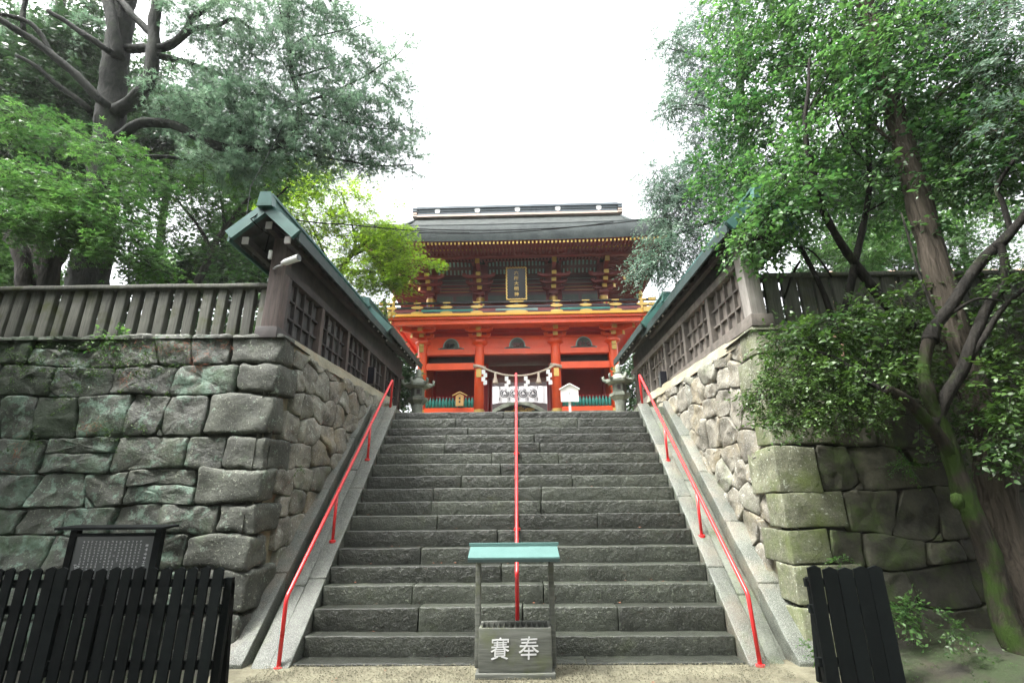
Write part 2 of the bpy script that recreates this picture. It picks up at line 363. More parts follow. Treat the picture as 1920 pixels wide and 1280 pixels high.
def stone_mesh(poly, F, bulge=.05, deep=.16, seed=0., rough=.02):
    for t in (.10, .22):
        q = []
        for i in range(len(poly)):
            a, b = poly[i], poly[(i+1) % len(poly)]
            q += [(a[0]+(b[0]-a[0])*t, a[1]+(b[1]-a[1])*t), (a[0]+(b[0]-a[0])*(1-t), a[1]+(b[1]-a[1])*(1-t))]
        poly = q
    pts = []
    for i in range(len(poly)):
        a, b = poly[i], poly[(i+1) % len(poly)]; ln = math.hypot(b[0]-a[0], b[1]-a[1]); k = max(1, int(ln/.075))
        for j in range(k): pts.append((a[0]+(b[0]-a[0])*j/k, a[1]+(b[1]-a[1])*j/k))
    # outline must run counter-clockwise in (u, v)
    if sum(pts[i-1][0]*pts[i][1]-pts[i][0]*pts[i-1][1] for i in range(len(pts))) < 0: pts = pts[::-1]
    n = len(pts); cu = sum(p[0] for p in pts)/n; cv = sum(p[1] for p in pts)/n
    tu, tv = rnd.uniform(-.05, .05), rnd.uniform(-.05, .05)
    mb = MB(); vs = []; fs = []
    rings = ((1., -deep), (1., -.022), (.992, -.004), (.972, bulge*.6), (.88, bulge*.85), (.62, bulge), (.32, bulge*1.02))
    for k, (s, d) in enumerate(rings):
        for (u, v) in pts:
            uu, vv = cu+(u-cu)*s, cv+(v-cv)*s
            h = mnoise.noise(Vector((uu*2.6+seed, vv*2.6, seed)))*rough*1.3+mnoise.noise(Vector((uu*7+seed, vv*7, 3)))*rough*.8+mnoise.noise(Vector((uu*17+seed, vv*17, 5)))*rough*.4
            e = (mnoise.noise(Vector((uu*6, vv*6, seed+9)))*.020+mnoise.noise(Vector((uu*15, vv*15, seed+9)))*.010) if k < 4 else 0
            vs.append(F(uu+e, vv+e*.8, d+(h+tu*(uu-cu)+tv*(vv-cv) if k > 0 else 0)))
    vs.append(F(cu, cv, bulge+mnoise.noise(Vector((cu*2.6+seed, cv*2.6, seed)))*rough))
    for k in range(len(rings)-1):
        for i in range(n):
            a, b = k*n+i, k*n+(i+1) % n; fs.append((a, b, b+n, a+n))
    o = (len(rings)-1)*n
    for i in range(n): fs.append((o+i, o+(i+1) % n, len(rings)*n))
    return vs, fs

# ------------------------------------------------------------------ ground and terraces
def ground_z(x, y):
    t = min(max((x-3.0)/1.6, 0), 1)*min(max((y-4.3)/1.4, 0), 1)
    return .30*t*t*(3-2*t)+(.03*mnoise.noise(Vector((x*1.1, y*1.1, 0)))*min(1, max(abs(x)-2.9, 0)*2))
g = MB()
g.grid(lambda a, b: (-9+18*a, -3+11*b, ground_z(-9+18*a, -3+11*b)), 90, 55, flip=False)
o = obj('ground', g, M['soil'], smooth=True); tag(o, kind='structure')
g = MB(); g.grid(lambda a, b: (-200+400*a, -200+500*b, -.05), 4, 4, flip=False); o = obj('far_ground', g, M['soil']); tag(o, kind='structure')
g = MB(); g.grid(lambda a, b: (-3.02+6.04*a, -3+9.28*b, .012+.005*mnoise.noise(Vector((a*20, b*20, 1)))+.006*(a*(1-a)*4)), 60, 60)
o = obj('gravel_path', g, M['gravel'], smooth=True); tag(o, kind='structure')
for nm, x0, x1, y0, zt in (('upper_ground', -60, -3.62, 6.95, 3.70), ('upper_ground', 3.62, 60, 6.95, 3.74), ('upper_terrace', -3.62, 3.62, 9.95, 3.235)):
    g = MB(); g.box(x0, x1, y0, 70, -.02, zt); o = obj(nm, g, M['soil'] if nm == 'upper_ground' else M['gravel']); tag(o, kind='structure')
# pebbles on the path
PV = np.array([(1, 0, 0), (-1, 0, 0), (0, 1, 0), (0, -1, 0), (0, 0, 1), (0, 0, -1)], float); PF = [(0, 2, 4), (2, 1, 4), (1, 3, 4), (3, 0, 4), (2, 0, 5), (1, 2, 5), (3, 1, 5), (0, 3, 5)]
def np_mesh(name, V, F, mats, tint=None, smooth=False):
    V = np.asarray(V, np.float32); F = np.asarray(F, np.int32); me = bpy.data.meshes.new(name); k = F.shape[1]
    me.vertices.add(len(V)); me.vertices.foreach_set('co', V.ravel()); me.loops.add(F.size); me.loops.foreach_set('vertex_index', F.ravel())
    me.polygons.add(len(F)); me.polygons.foreach_set('loop_start', np.arange(0, F.size, k, dtype=np.int32))
    if smooth: me.polygons.foreach_set('use_smooth', np.ones(len(F), bool))
    if tint is not None:
        a = me.attributes.new('tint', 'FLOAT', 'POINT'); a.data.foreach_set('value', np.asarray(tint, np.float32))
    for q in (mats if isinstance(mats, (list, tuple)) else [mats]): me.materials.append(q)
    me.update(calc_edges=True); return me
N = 9000
P = np.stack([nrg.uniform(-2.6, 2.6, N), nrg.uniform(4.9, 6.02, N), np.full(N, .03)], 1); sz = nrg.uniform(.003, .008, N)
V = (P[:, None, :]+PV[None]*sz[:, None, None]*nrg.uniform(.6, 1.3, (N, 1, 3))).reshape(-1, 3); F = (np.arange(N)[:, None, None]*6+np.array(PF)[None]).reshape(-1, 3)
o = link('gravel', np_mesh('gravel', V, F, M['pebble'])); tag(o, kind='stuff')

# ------------------------------------------------------------------ stone stairs
YN = lambda n: 6.215+.215*(n-1)
ZN = [None, .237, .48, .683, .872, 1.061, 1.262, 1.452, 1.634, 1.830, 2.013, 2.203, 2.393, 2.581, 2.756, 2.908, 3.102, 3.269]
stairs = thing('stone_stairs', 'steep flight of wet dark stone steps rising to the red gate', 'stairs', (0, 6.2, 0))
for n in range(0, 18):
    if n == 0: y, zt, dep, h = 5.97, .045, .30, .12
    else: y, zt, dep, h = YN(n), ZN[n], .42, (ZN[n]-(ZN[n-1] if n > 1 else .0))+.07
    x = -2.345; k = 0
    lens = rnd.choice([[1.5, 1.7, 1.5], [1.25, 1.2, 1.1, 1.2], [1.9, 1.1, 1.7], [1.1, 1.6, 2.0], [2.1, 2.6]]); tot = sum(lens)
    for ln in lens:
        ln = ln/tot*4.64*rnd.uniform(.97, 1.03); x1 = min(x+ln, 2.285)
        if ln is None or x1-x < .1: continue
        if k == len(lens)-1: x1 = 2.285
        dy, dz = rnd.uniform(-.010, .010), rnd.uniform(-.010, .006); a, b = x+.003, x1-.003; mb = MB()
        t0, t1 = dz+rnd.uniform(-.006, .006), dz+rnd.uniform(-.006, .006)
        rock_box(mb, [(a, y+dy, zt-h), (b, y+dy, zt-h), (b, y+dep, zt-h), (a, y+dep, zt-h), (a, y+dy, zt+t0), (b, y+dy, zt+t1), (b, y+dep, zt+t1), (a, y+dep, zt+t0)],
                   .014, max(4, int(ln/.10)), 2, 2, .007, n*3.3+k)
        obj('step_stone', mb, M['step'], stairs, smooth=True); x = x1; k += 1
NOSE = lambda y: .255+.884*(y-6.215)
core = MB(); core.prism([(-3.2, 6.35, -.02), (-3.2, 10.0, -.02), (-3.2, 10.0, 3.1), (-3.2, 6.35, .12)], (6.35, 0, 0)); obj('stair_core', core, M['mortar_dark'], stairs)
def slope_strip(xa, xb, off, mat, segs, nm):
    ys = [5.90]+sorted(rnd.uniform(.12, .88)*.0+5.90+3.88*(i+rnd.uniform(-.15, .15))/segs for i in range(1, segs))+[9.78]
    for i in range(segs):
        y0, y1 = ys[i]+.004, ys[i+1]-.004; dz = off+rnd.uniform(-.006, .006); mb = MB()
        B = [(xa, y0, NOSE(y0)-.35), (xb, y0, NOSE(y0)-.35), (xb, y1, NOSE(y1)-.35), (xa, y1, NOSE(y1)-.35)]; T = [(p[0], p[1], NOSE(p[1])+dz) for p in B]
        rock_box(mb, B+T, .014, 2, 8, 2, .007, xa*5+i); obj(nm, mb, mat, stairs, smooth=True)
slope_strip(-2.56, -2.352, .03, M['curb'], 4, 'curb_stone'); slope_strip(-2.75, -2.563, .018, M['curb'], 5, 'curb_stone')
slope_strip(-2.83, -2.753, -.17, M['curb_old'], 3, 'gutter_stone'); slope_strip(-3.12, -2.833, .075, M['curb'], 4, 'slope_slab')
slope_strip(2.292, 2.50, .03, M['curb'], 4, 'curb_stone'); slope_strip(2.503, 2.69, -.055, M['curb_old'], 5, 'curb_stone')
slope_strip(2.693, 2.775, -.19, M['curb_old'], 3, 'gutter_stone'); slope_strip(2.778, 3.10, .07, M['curb'], 5, 'slope_slab')
# landing slabs at the top of the curbs
for x0, x1 in ((-3.3, -2.352), (2.292, 3.3)):
    mb = MB(); rock_box(mb, [(x0, 9.78, 3.0), (x1, 9.78, 3.0), (x1, 10.15, 3.0), (x0, 10.15, 3.0), (x0, 9.78, 3.37), (x1, 9.78, 3.37), (x1, 10.15, 3.37), (x0, 10.15, 3.37)], .015, 4, 2, 2, .006, x0)
    obj('landing_stone', mb, M['curb_old'], stairs, smooth=True)

# ------------------------------------------------------------------ retaining walls of field stones
def retaining_wall(sx, xb, k, ztop, courses, label, mats, fw, rowh, wlen):
    t = thing('stone_wall', label, 'stone wall', (sx*3.2, 6.3, 0))
    def Ff(u, z, d): return Vector((sx*(xb+.055*z+u), 6.1+.125*z-d, z+.10*d))
    def Fs(w, z, d, k=k): return Vector((sx*(xb+.055*z-k*w-d), 6.1+.125*z+w, z))
    # backing
    mb = MB()
    mb.grid(lambda a, b: Ff(-.04+wlen*a, -.05+(ztop-.03)*b, -.085), 6, 6, flip=sx < 0)
    mb.grid(lambda a, b: Fs(-.04+4.6*a, -.05+(ztop-.03)*b, -.085), 6, 6, flip=sx > 0)
    mb.grid(lambda a, b: Vector((sx*(xb+.1+(wlen-.1)*a), 6.5+.9*b, ztop-.08)), 2, 2, flip=sx < 0)
    obj('earth_core', mb, M['mortar_dark' if sx > 0 else 'mortar_dark'], t)
    mb = MB(); mb.grid(lambda a, b: Fs(.05+4.5*a, (ztop-.05)*b, -.07), 6, 6, flip=sx > 0); obj('mortar_bed', mb, M['mortar_warm'], t)
    # corner stones, long and short in turn
    LF = []
    for i in range(len(courses)-1):
        z1, z0 = courses[i], courses[i+1]; big = (i % 2 == 0); lf = rnd.uniform(.62, .78) if big else rnd.uniform(.40, .50); ls = rnd.uniform(.30, .36) if big else rnd.uniform(.5, .62)
        LF.append((z0, z1, lf, ls)); e = .045; j = rnd.uniform(-.006, .006)
        a, b = z0+.008, z1-.008; c = []
        sl = rnd.uniform(-.03, .03)
        for z, f in ((a, 0), (b, 1)):
            o0, o1, o2 = Ff(0, z, 0), Ff(lf, z+sl*(z > 0.1), 0), Fs(ls, z+sl, 0)
            P0 = Vector((o0.x-sx*(e+j), o0.y-e-j, z)); P1 = Vector((o1.x, o1.y-e-j, o1.z)); P3 = Vector((o2.x-sx*(e+j), o2.y, o2.z)); P2 = Vector((o1.x, o2.y, z))
            c += [P0, P1, P2, P3] if sx > 0 else [P1, P0, P3, P2]
        mb = MB(); rock_box(mb, c, .05 if sx < 0 else .018, 7, 7, 5, .045 if sx < 0 else .012, i+sx*9.1)
        obj('corner_stone', mb, mats['quoin'], t, smooth=True)
    # front face
    n_s = 0; polys = []; g_ = .006
    def zc(k, u):      # wavy bed joint under course k
        f = min(1, max(0, (u-.5)/.5)); return courses[k]+(1.9 if sx > 0 else 1.)*f*(.085*mnoise.noise(Vector((u*.9, k*7.3, sx*3)))+.035*mnoise.noise(Vector((u*2.7, k*3.1, sx*5))))*(0 if k in (0, len(courses)-1) else 1)
    def strip(k, ua, ub, ta, tb, za=None, zb=None):
        lo = lambda u: zc(k+1, u)+g_ if za is None else za(u); hi = lambda u: zc(k, u)-g_ if zb is None else zb(u)
        n = max(2, int((ub-ua)/.16)); us = [ua+(ub-ua)*i/n for i in range(n+1)]; h = hi((ua+ub)/2)-lo((ua+ub)/2)
        return [(u+(ta if i == 0 else tb if i == n else 0)*-.5*h, lo(u)) for i, u in enumerate(us)]+[(u+(ta if i == 0 else tb if i == n else 0)*.5*h, hi(u)) for i, u in reversed(list(enumerate(us)))]
    for k, (z0, z1, lf, ls) in enumerate(LF):
        u = lf+.012; ta = 0.
        while u < wlen:
            w = rnd.uniform(*fw); tb = rnd.uniform(-.28, .28)*(1.6 if sx > 0 else 1); ub = u+w; r_ = rnd.random()
            if r_ < .16:        # two thin stones on top of each other
                m_ = rnd.uniform(.38, .62); mid = lambda uu, m_=m_: zc(k+1, uu)*(1-m_)+zc(k, uu)*m_
                polys.append(strip(k, u+g_, ub-g_, ta, tb*.4, None, lambda uu: mid(uu)-g_)); polys.append(strip(k, u+g_+rnd.uniform(0, .05), ub-g_, ta, tb*.4, lambda uu: mid(uu)+g_)); tb *= .4
            else:
                P_ = strip(k, u+g_, ub-g_, ta, tb)
                if r_ < .55:    # a knocked-off corner filled by a chip
                    c0_, c1_ = rnd.uniform(.07, .14), rnd.uniform(.06, .12); top = rnd.random() < .5
                    uu, zz = (ub-g_, (zc(k, ub)-g_) if top else (zc(k+1, ub)+g_)); s_ = 1 if top else -1; uu += tb*.5*(z1-z0)*s_
                    L = (1/c0_, s_/c1_); cc_ = uu/c0_+s_*zz/c1_-1; nn = math.hypot(*L); P2 = clip(P_, (L[0]/nn, L[1]/nn), cc_/nn-.004)
                    ch = clip(P_, (-L[0]/nn, -L[1]/nn), -(cc_/nn+.006))
                    if len(P2) > 3: P_ = P2
                    if len(ch) > 2: polys.append(ch)
                polys.append(P_)
            u = ub; ta = tb
    for poly in polys:
        if len(poly) < 3 or area(poly) < .0022: continue
        su = sum(p_[0] for p_ in poly)/len(poly); sv = sum(p_[1] for p_ in poly)/len(poly); sm = area(poly) < .03
        vs, fs = stone_mesh(poly, Ff, rnd.uniform(.005, .03)*(.4 if sm else 1), .15, rnd.uniform(0, 90), .02 if sm else .042)
        if sx < 0: fs = [f[::-1] for f in fs]
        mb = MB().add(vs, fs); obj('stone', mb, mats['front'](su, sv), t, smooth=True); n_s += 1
    # side face along the stairs
    seeds = []; hh = .35; r = 0
    while r*hh < ztop:
        u = rnd.uniform(.15, .4)
        while u < 4.6:
            w = rnd.uniform(.28, .66); uu = u+w/2; vv = (r+.5)*hh+rnd.uniform(-.11, .11); u += w
            if vv > NOSE(6.1+.125*vv+uu)-.35: seeds.append((uu, vv))
        r += 1
    bound = [(0, 0), (4.4, 3.95), (4.4, ztop-.12), (0, ztop-.12)]
    for (su, sv), poly in zip(seeds, cells(seeds, bound, .008, 1.1, .02)):
        if not poly: continue
        poly = clip(poly, (0, 1), ztop-.10)
        for z0, z1, lf, ls in LF:
            if len(poly) >= 3 and min(p[0] for p in poly) < ls+.02 and z0-.02 < sv < z1+.02: poly = clip(poly, (-1, 0), -(ls+.02))
        if len(poly) < 3 or area(poly) < .008: continue
        vs, fs = stone_mesh(poly, Fs, rnd.uniform(.008, .04), .12, rnd.uniform(0, 90), .042)
        if sx > 0: fs = [f[::-1] for f in fs]
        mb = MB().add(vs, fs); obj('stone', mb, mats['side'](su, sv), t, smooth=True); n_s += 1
    # strip of plaster under the timber sill
    mb = MB(); mb.grid(lambda a, b: Fs(.32+4.25*a, ztop-.16+.20*b, .02+.018*mnoise.noise(Vector((a*14, b*3, sx)))-.05*b), 40, 3, flip=sx > 0); mb.grid(lambda a, b: Fs(.32+4.25*a, ztop+.04, -.03-.5*b), 12, 2, flip=sx > 0)
    obj('plaster_strip', mb, M['plaster'], t, smooth=True)
    return t
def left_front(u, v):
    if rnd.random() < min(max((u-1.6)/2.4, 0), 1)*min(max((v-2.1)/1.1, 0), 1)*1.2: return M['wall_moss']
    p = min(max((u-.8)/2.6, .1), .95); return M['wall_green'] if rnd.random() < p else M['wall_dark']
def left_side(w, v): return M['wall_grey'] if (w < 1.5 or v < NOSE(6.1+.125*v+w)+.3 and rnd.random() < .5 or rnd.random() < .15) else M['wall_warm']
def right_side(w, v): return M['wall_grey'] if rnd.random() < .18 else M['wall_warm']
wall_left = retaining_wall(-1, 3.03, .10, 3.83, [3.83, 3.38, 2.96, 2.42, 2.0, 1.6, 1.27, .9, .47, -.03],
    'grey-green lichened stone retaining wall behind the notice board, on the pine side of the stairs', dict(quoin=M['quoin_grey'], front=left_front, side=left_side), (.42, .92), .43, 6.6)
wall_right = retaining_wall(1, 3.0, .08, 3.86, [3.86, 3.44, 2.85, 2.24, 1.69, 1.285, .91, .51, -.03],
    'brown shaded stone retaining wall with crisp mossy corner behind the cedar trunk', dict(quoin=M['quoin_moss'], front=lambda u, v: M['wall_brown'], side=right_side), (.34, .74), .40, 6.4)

# ------------------------------------------------------------------ timber walls with copper roofs on top of the retaining walls
def roofed_wall(sx, label, A, B, zb, wood_m, frame_m, post_m, y_end, dz=0.):
    """A, B: inner face line (x, y) at the front and far end of the main run"""
    t = thing('roofed_wall', label, 'roofed wall', (A[0], A[1], zb))
    dx = (B[0]-A[0])/(B[1]-A[1])
    X = lambda y, off=0.: A[0]+dx*(y-A[1])+sx*off          # off > 0 goes outwards, away from the stairs
    def slab(y0, y1, o0, o1, z0, z1, mb=None, m=0):
        mb = mb or MB(); c = [(X(y0, o0), y0), (X(y0, o1), y0), (X(y1, o1), y1), (X(y1, o0), y1)]
        if sx < 0: c = [c[1], c[0], c[3], c[2]]
        return mb.hexa([(p[0], p[1], z0) for p in c]+[(p[0], p[1], z1) for p in c], m)
    ya, yb = A[1], y_end
    zt = zb+.96
    obj('sill_beam', slab(ya, yb, -.03, .22, zb-.02, zb+.14), frame_m, t); obj('top_beam', slab(ya-.1, yb, -.02, .20, zt, zt+.13), frame_m, t); obj('upper_board', slab(ya+.08, yb, .06, .12, zt+.132, zb+1.52), M['soffit'], t)
    obj('back_board', slab(ya+.1, yb, .11, .16, zb+.14, zt), frame_m, t)
    # corner post on a block
    lean = .055 if sx > 0 else 0.
    mb = MB(); xx = X(ya, .09); rock_box(mb, [(xx-.11, ya-.14, zb+.02), (xx+.11, ya-.14, zb+.02), (xx+.11, ya+.08, zb+.02), (xx-.11, ya+.08, zb+.02)]+[(xx-.105-lean, ya-.13, zb+1.5), (xx+.105-lean, ya-.13, zb+1.5), (xx+.105-lean, ya+.08, zb+1.5), (xx-.105-lean, ya+.08, zb+1.5)], .012, 2, 2, 5, .004, sx)
    obj('corner_post', mb, post_m, t, smooth=True)
    mb = MB(); rock_box(mb, [(xx-.16, ya-.2, zb-.06), (xx+.16, ya-.2, zb-.06), (xx+.16, ya+.12, zb-.06), (xx-.16, ya+.12, zb-.06), (xx-.15, ya-.19, zb+.12), (xx+.15, ya-.19, zb+.12), (xx+.15, ya+.12, zb+.12), (xx-.15, ya+.12, zb+.12)], .01, 2, 2, 2, .004, sx+3)
    obj('post_block', mb, frame_m, t, smooth=True)
    # lattice of boards
    sec = 1.22; y = ya+.1; k = 0
    while y < yb-.3:
        y1 = min(y+sec, yb)
        obj('stile', slab(y-.055, y+.055, -.012, .13, zb+.14, zt), post_m if sx < 0 and k > 0 else frame_m, t)
        n = 4; w = (y1-y-.11)/n
        for i in range(n):
            p0 = y+.055+w*i
            if i: obj('muntin', slab(p0-.016, p0+.016, .03, .12, zb+.14, zt), frame_m, t)
            for j in range(3):
                h = (zt-zb-.14)/3; z0 = zb+.14+h*j
                obj('panel', slab(p0+.016, p0+w-.016, .085+rnd.uniform(-.006, .006), .12, z0+.012, z0+h-.012), wood_m, t)
        for j in (1, 2): obj('lattice_rail', slab(y+.055, y1-.055, .037, .12, zb+.14+(zt-zb-.14)/3*j-.015, zb+.14+(zt-zb-.14)/3*j+.015), frame_m, t)
        y = y1; k += 1
    # roofs: main run and a second, slightly wider and higher run behind
    for run, (y0, y1, o_in, o_rg, o_out, z_e, z_r) in enumerate(((ya-.44, 11.0, -.30, .17, .64, zb+1.36+dz, zb+1.80+dz*1.4), (10.55, y_end+.2, -.40, .17, .74, zb+1.45+dz, zb+2.0+dz))):
        rf = None
        P = lambda y, o, z: (X(y, o), y, z)
        mb = MB(); th = .055
        for (oa, za, ob, zb_) in ((o_in, z_e, o_rg, z_r), (o_out, z_e, o_rg, z_r)):
            om, zm = (oa+ob)/2, (za+zb_)/2-.035       # slight sag
            prof = [(oa, za), (om, zm), (ob, zb_)]
            for (p, q) in zip(prof, prof[1:]):
                c = [P(y0, p[0], p[1]), P(y0, q[0], q[1]), P(y1, q[0], q[1]), P(y1, p[0], p[1])]
                if (oa < ob) != (sx > 0): c = c[::-1]
                mb.hexa(c+[(v[0], v[1], v[2]+th) for v in c])
        roof = obj('roof', mb, M['copper'], t)
        # standing seams
        mb = MB(); yy = y0+.3
        while yy < y1:
            for oa in (o_in, o_out): mb.beam(P(yy, oa*1.0, z_e+th+.006), P(yy, o_rg, z_r+th+.006), .03, .03)
            yy += .45
        o = obj('roof_seam', mb, M['copper'], roof); tag(o, kind='stuff')
        for oa, nm in ((o_in, 'eave_board'), (o_out, 'eave_board')):
            s_ = -1 if oa == o_in else 1
            obj(nm, slab(y0, y1, min(oa, oa+s_*.03), max(oa, oa+s_*.03), z_e-.075, z_e+.075), M['copper_dark'] if oa == o_in else M['copper'], t)
        # gable boards
        for oa in (o_in, o_out):
            mb = MB(); mb.beam(P(y0-.02, oa, z_e-.0), P(y0-.02, o_rg, z_r+.0), .07, .15, up=(0, 0, 1)); obj('gable_board', mb, M['copper'], t)
        rg = obj('ridge', slab(y0-.04, y1, o_rg-.06, o_rg+.06, z_r+.02, z_r+.16), M['copper'], t)
        obj('ridge_cap', slab(y0-.06, y1, o_rg-.085, o_rg+.085, z_r+.16, z_r+.20), M['copper'], rg)
        mb = MB(); xx = X(y0, o_rg); mb.hexa([(xx-.11, y0-.11, z_r-.02), (xx+.11, y0-.11, z_r-.02), (xx+.11, y0+.02, z_r-.02), (xx-.11, y0+.02, z_r-.02), (xx-.075, y0-.13, z_r+.19), (xx+.075, y0-.13, z_r+.19), (xx+.075, y0+.02, z_r+.18), (xx-.075, y0+.02, z_r+.18)])
        obj('ridge_end', mb, M['copper'], rg)
        # soffit, rafters with white ends, purlins with white ends
        mb = MB()
        for oa in (o_in, o_out):
            L = [(oa, z_e-.02), ((oa+o_rg)/2, (z_e+z_r)/2-.065), (o_rg, z_r-.05)]
            mb.add([P(yy, o_, z_) for yy in (y0+.02, y1) for o_, z_ in L], [(0, 1, 4, 3), (1, 2, 5, 4)])
        obj('soffit', mb, M['soffit'], t)
        yy = y0+.22
        while yy < y1-.1:
            for oa, s_ in ((o_in, 1), (o_out, -1)):
                mb = MB(); a = P(yy, oa+s_*.05, z_e-.035); b = P(yy, o_rg, z_r-.11); mb.beam(a, b, .045, .055)
                if oa == o_in and int(yy*10) % 3 == 0: e = P(yy, oa+s_*.035, z_e-.045); mb.beam(e, a, .05, .05, m=1)
                obj('rafter', mb, [M['soffit'], M['white_end']], t)
            yy += .31
        for oa, z in ((o_in+.17, z_e+.0), (o_out-.17, z_e+.0), (o_rg, z_r-.20)):
            mb = slab(y0+.10, y1, oa-.04, oa+.04, z-.07, z+.03); slab(y0+.075, y0+.10, oa-.042, oa+.042, z-.072, z+.032, mb, 1)
            obj('purlin', mb, [M['frame_dark'], M['white_end']], t)
    return t
rw_left = roofed_wall(-1, 'dark lattice board wall with green copper roof, white spotlight at its corner post', (-3.33, 6.72), (-3.17, 11.0), 3.80, M['panel_wood'], M['frame_dark'], M['post_wood'], 13.4)
rw_right = roofed_wall(1, 'weathered brown lattice board wall with copper roof, its corner half hidden by leaves', (3.22, 6.72), (3.12, 11.0), 3.90, M['panel_pale'], M['frame_pale'], M['pale_post'], 13.4, -.06)

# ------------------------------------------------------------------ fences on top of the walls
def picket_fence(sx, label, x0, x1, zb, zt, pitch, w, dep, wide):
    t = thing('picket_fence', label, 'fence', (sx*x0, 6.85, zb))
    x = x0; i = 0
    while x < x1:
        ww = w*rnd.uniform(.88, 1.12); l = rnd.uniform(-.012, .012); dy = rnd.uniform(-.012, .012); mb = MB(); cx = sx*x
        rock_box(mb, [(cx-ww/2, 6.80+dy, zb-.05), (cx+ww/2, 6.80+dy, zb-.05), (cx+ww/2, 6.80+dep+dy, zb-.05), (cx-ww/2, 6.80+dep+dy, zb-.05),
                      (cx-ww/2+l, 6.80+dy, zt-.06), (cx+ww/2+l, 6.80+dy, zt-.06), (cx+ww/2+l, 6.80+dep+dy, zt-.06), (cx-ww/2+l, 6.80+dep+dy, zt-.06)], .01, 1, 1, 3, .004, i+sx)
        obj('picket', mb, M['fence_wood'], t, smooth=True); x += pitch*rnd.uniform(.94, 1.06); i += 1
    a, b = sorted((sx*(x0-.12), sx*x1))
    for nm, y0, y1, z0, z1 in (('top_rail', 6.74, 6.98, zt-.06, zt), ('middle_rail', 6.90, 6.96, zt-.30, zt-.20)):
        mb = MB(); rock_box(mb, [(a, y0, z0), (b, y0, z0), (b, y1, z0), (a, y1, z0), (a, y0, z1), (b, y0, z1), (b, y1, z1), (a, y1, z1)], .01, 24, 1, 1, .006, sx*2); obj(nm, mb, M['fence_wood'], t, smooth=True)
    return t
fence_left = picket_fence(-1, 'long grey green picket fence on the wall under the pine and maples', 3.66, 9.4, 3.74, 4.66, .21, .132, .10, False)
fence_right = picket_fence(1, 'short mossy board fence on the wall behind the cedar and leaning branches', 3.66, 9.4, 3.78, 4.72, .24, .19, .07, True)
# black tarred fences in front of the walls
def black_fence(label, x0, x1, yy, pitch, w, zt, strut):
    t = thing('board_fence', label, 'fence', (x0, yy, 0)); x = x0; i = 0
    while x < x1:
        h = zt+rnd.uniform(-.012, .012); a, b = x+rnd.uniform(-.006, .008), x+w*rnd.uniform(.9, 1.03); dy = rnd.uniform(-.01, .01); mb = MB()
        mb.prism([(a, yy+dy, .02), (b, yy+dy, .02), (b, yy+dy, h-.02), ((a+b)/2+.01, yy+dy, h+.002), (a, yy+dy, h-.022)], (0, .022, 0)); obj('board', mb, M['black_wood'], t)
        x += pitch; i += 1
    for z in (zt-.14, zt-.36, .22):
        mb = MB(); mb.box(x0-.02, x1+.02, yy+.028, yy+.068, z-.035, z+.035); obj('rail', mb, M['black_wood'], t)
    for s in strut:
        mb = MB(); mb.beam((s, yy+.09, -.02), (s, yy+.09, zt-.1), .07, .05, up=(0, 1, 0)); obj('post', mb, M['black_wood'], t)
        mb = MB(); mb.beam((s+.01, yy+.24, 0), (s+.01, yy+.1, zt-.14), .05, .05); obj('strut', mb, M['black_wood'], t)
    return t
black_fence('black tarred board fence standing before the notice board', -5.6, -2.80, 5.2, .1235, .097, 1.035, (-5.2, -4.0, -2.76))
black_fence('narrow black tarred board fence at the foot of the mossy corner', 2.66, 3.34, 5.2, .142, .132, 1.005, (2.72, 3.28))

# ------------------------------------------------------------------ notice board
nb = thing('notice_board', 'framed grey notice board with columns of small white writing behind black fence', 'notice board', (-4.2, 5.72, 0))
for x in (-4.70, -3.80): mb = MB(); mb.box(x-.035, x+.035, 5.69, 5.76, 0, 1.36); obj('post', mb, M['black_wood'], nb)
mb = MB(); mb.hexa([(-4.84, 5.60, 1.355), (-3.70, 5.60, 1.355), (-3.70, 5.86, 1.375), (-4.84, 5.86, 1.375), (-4.84, 5.60, 1.38), (-3.70, 5.60, 1.38), (-3.70, 5.86, 1.40), (-4.84, 5.86, 1.40)]); obj('top_board', mb, M['black_wood'], nb)
mb = MB(); mb.box(-4.665, -3.835, 5.70, 5.725, .62, 1.29); pn = obj('panel', mb, M['notice'], nb)
for z in (1.29, .59): obj('frame_rail', MB().box(-4.665, -3.835, 5.685, 5.735, z, z+.03), M['black_wood'], nb)
def glyph(mb, x, y, z, s):
    """an unreadable printed character: a few strokes"""
    for _ in range(3):
        if rnd.random() < .5: q = z+s*rnd.uniform(-.4, .4); mb.add([(x-s*.42, y, q), (x+s*.42, y, q), (x+s*.42, y, q+s*.13), (x-s*.42, y, q+s*.13)], [(0, 1, 2, 3)])
        else: q = x+s*rnd.uniform(-.4, .3); mb.add([(q, y, z-s*.42), (q+s*.13, y, z-s*.42), (q+s*.13, y, z+s*.42), (q, y, z+s*.42)], [(0, 1, 2, 3)])
mb = MB()
for ci in range(15):
    x = -3.97-ci*.043
    for ri in range(22):
        if ci in (5, 9) and ri > 7 or rnd.random() < .06: continue
        glyph(mb, x, 5.6985, 1.235-ri*.027, .021)
for ri in range(8): glyph(mb, -3.90, 5.6985, 1.20-ri*.042, .034)
for dx, dz in ((0, 0), (.022, .012), (-.012, .02)): glyph(mb, -4.60+dx, 5.6985, .98+dz, .035)
o = obj('print', mb, M['notice_ink'], pn); tag(o, kind='stuff')

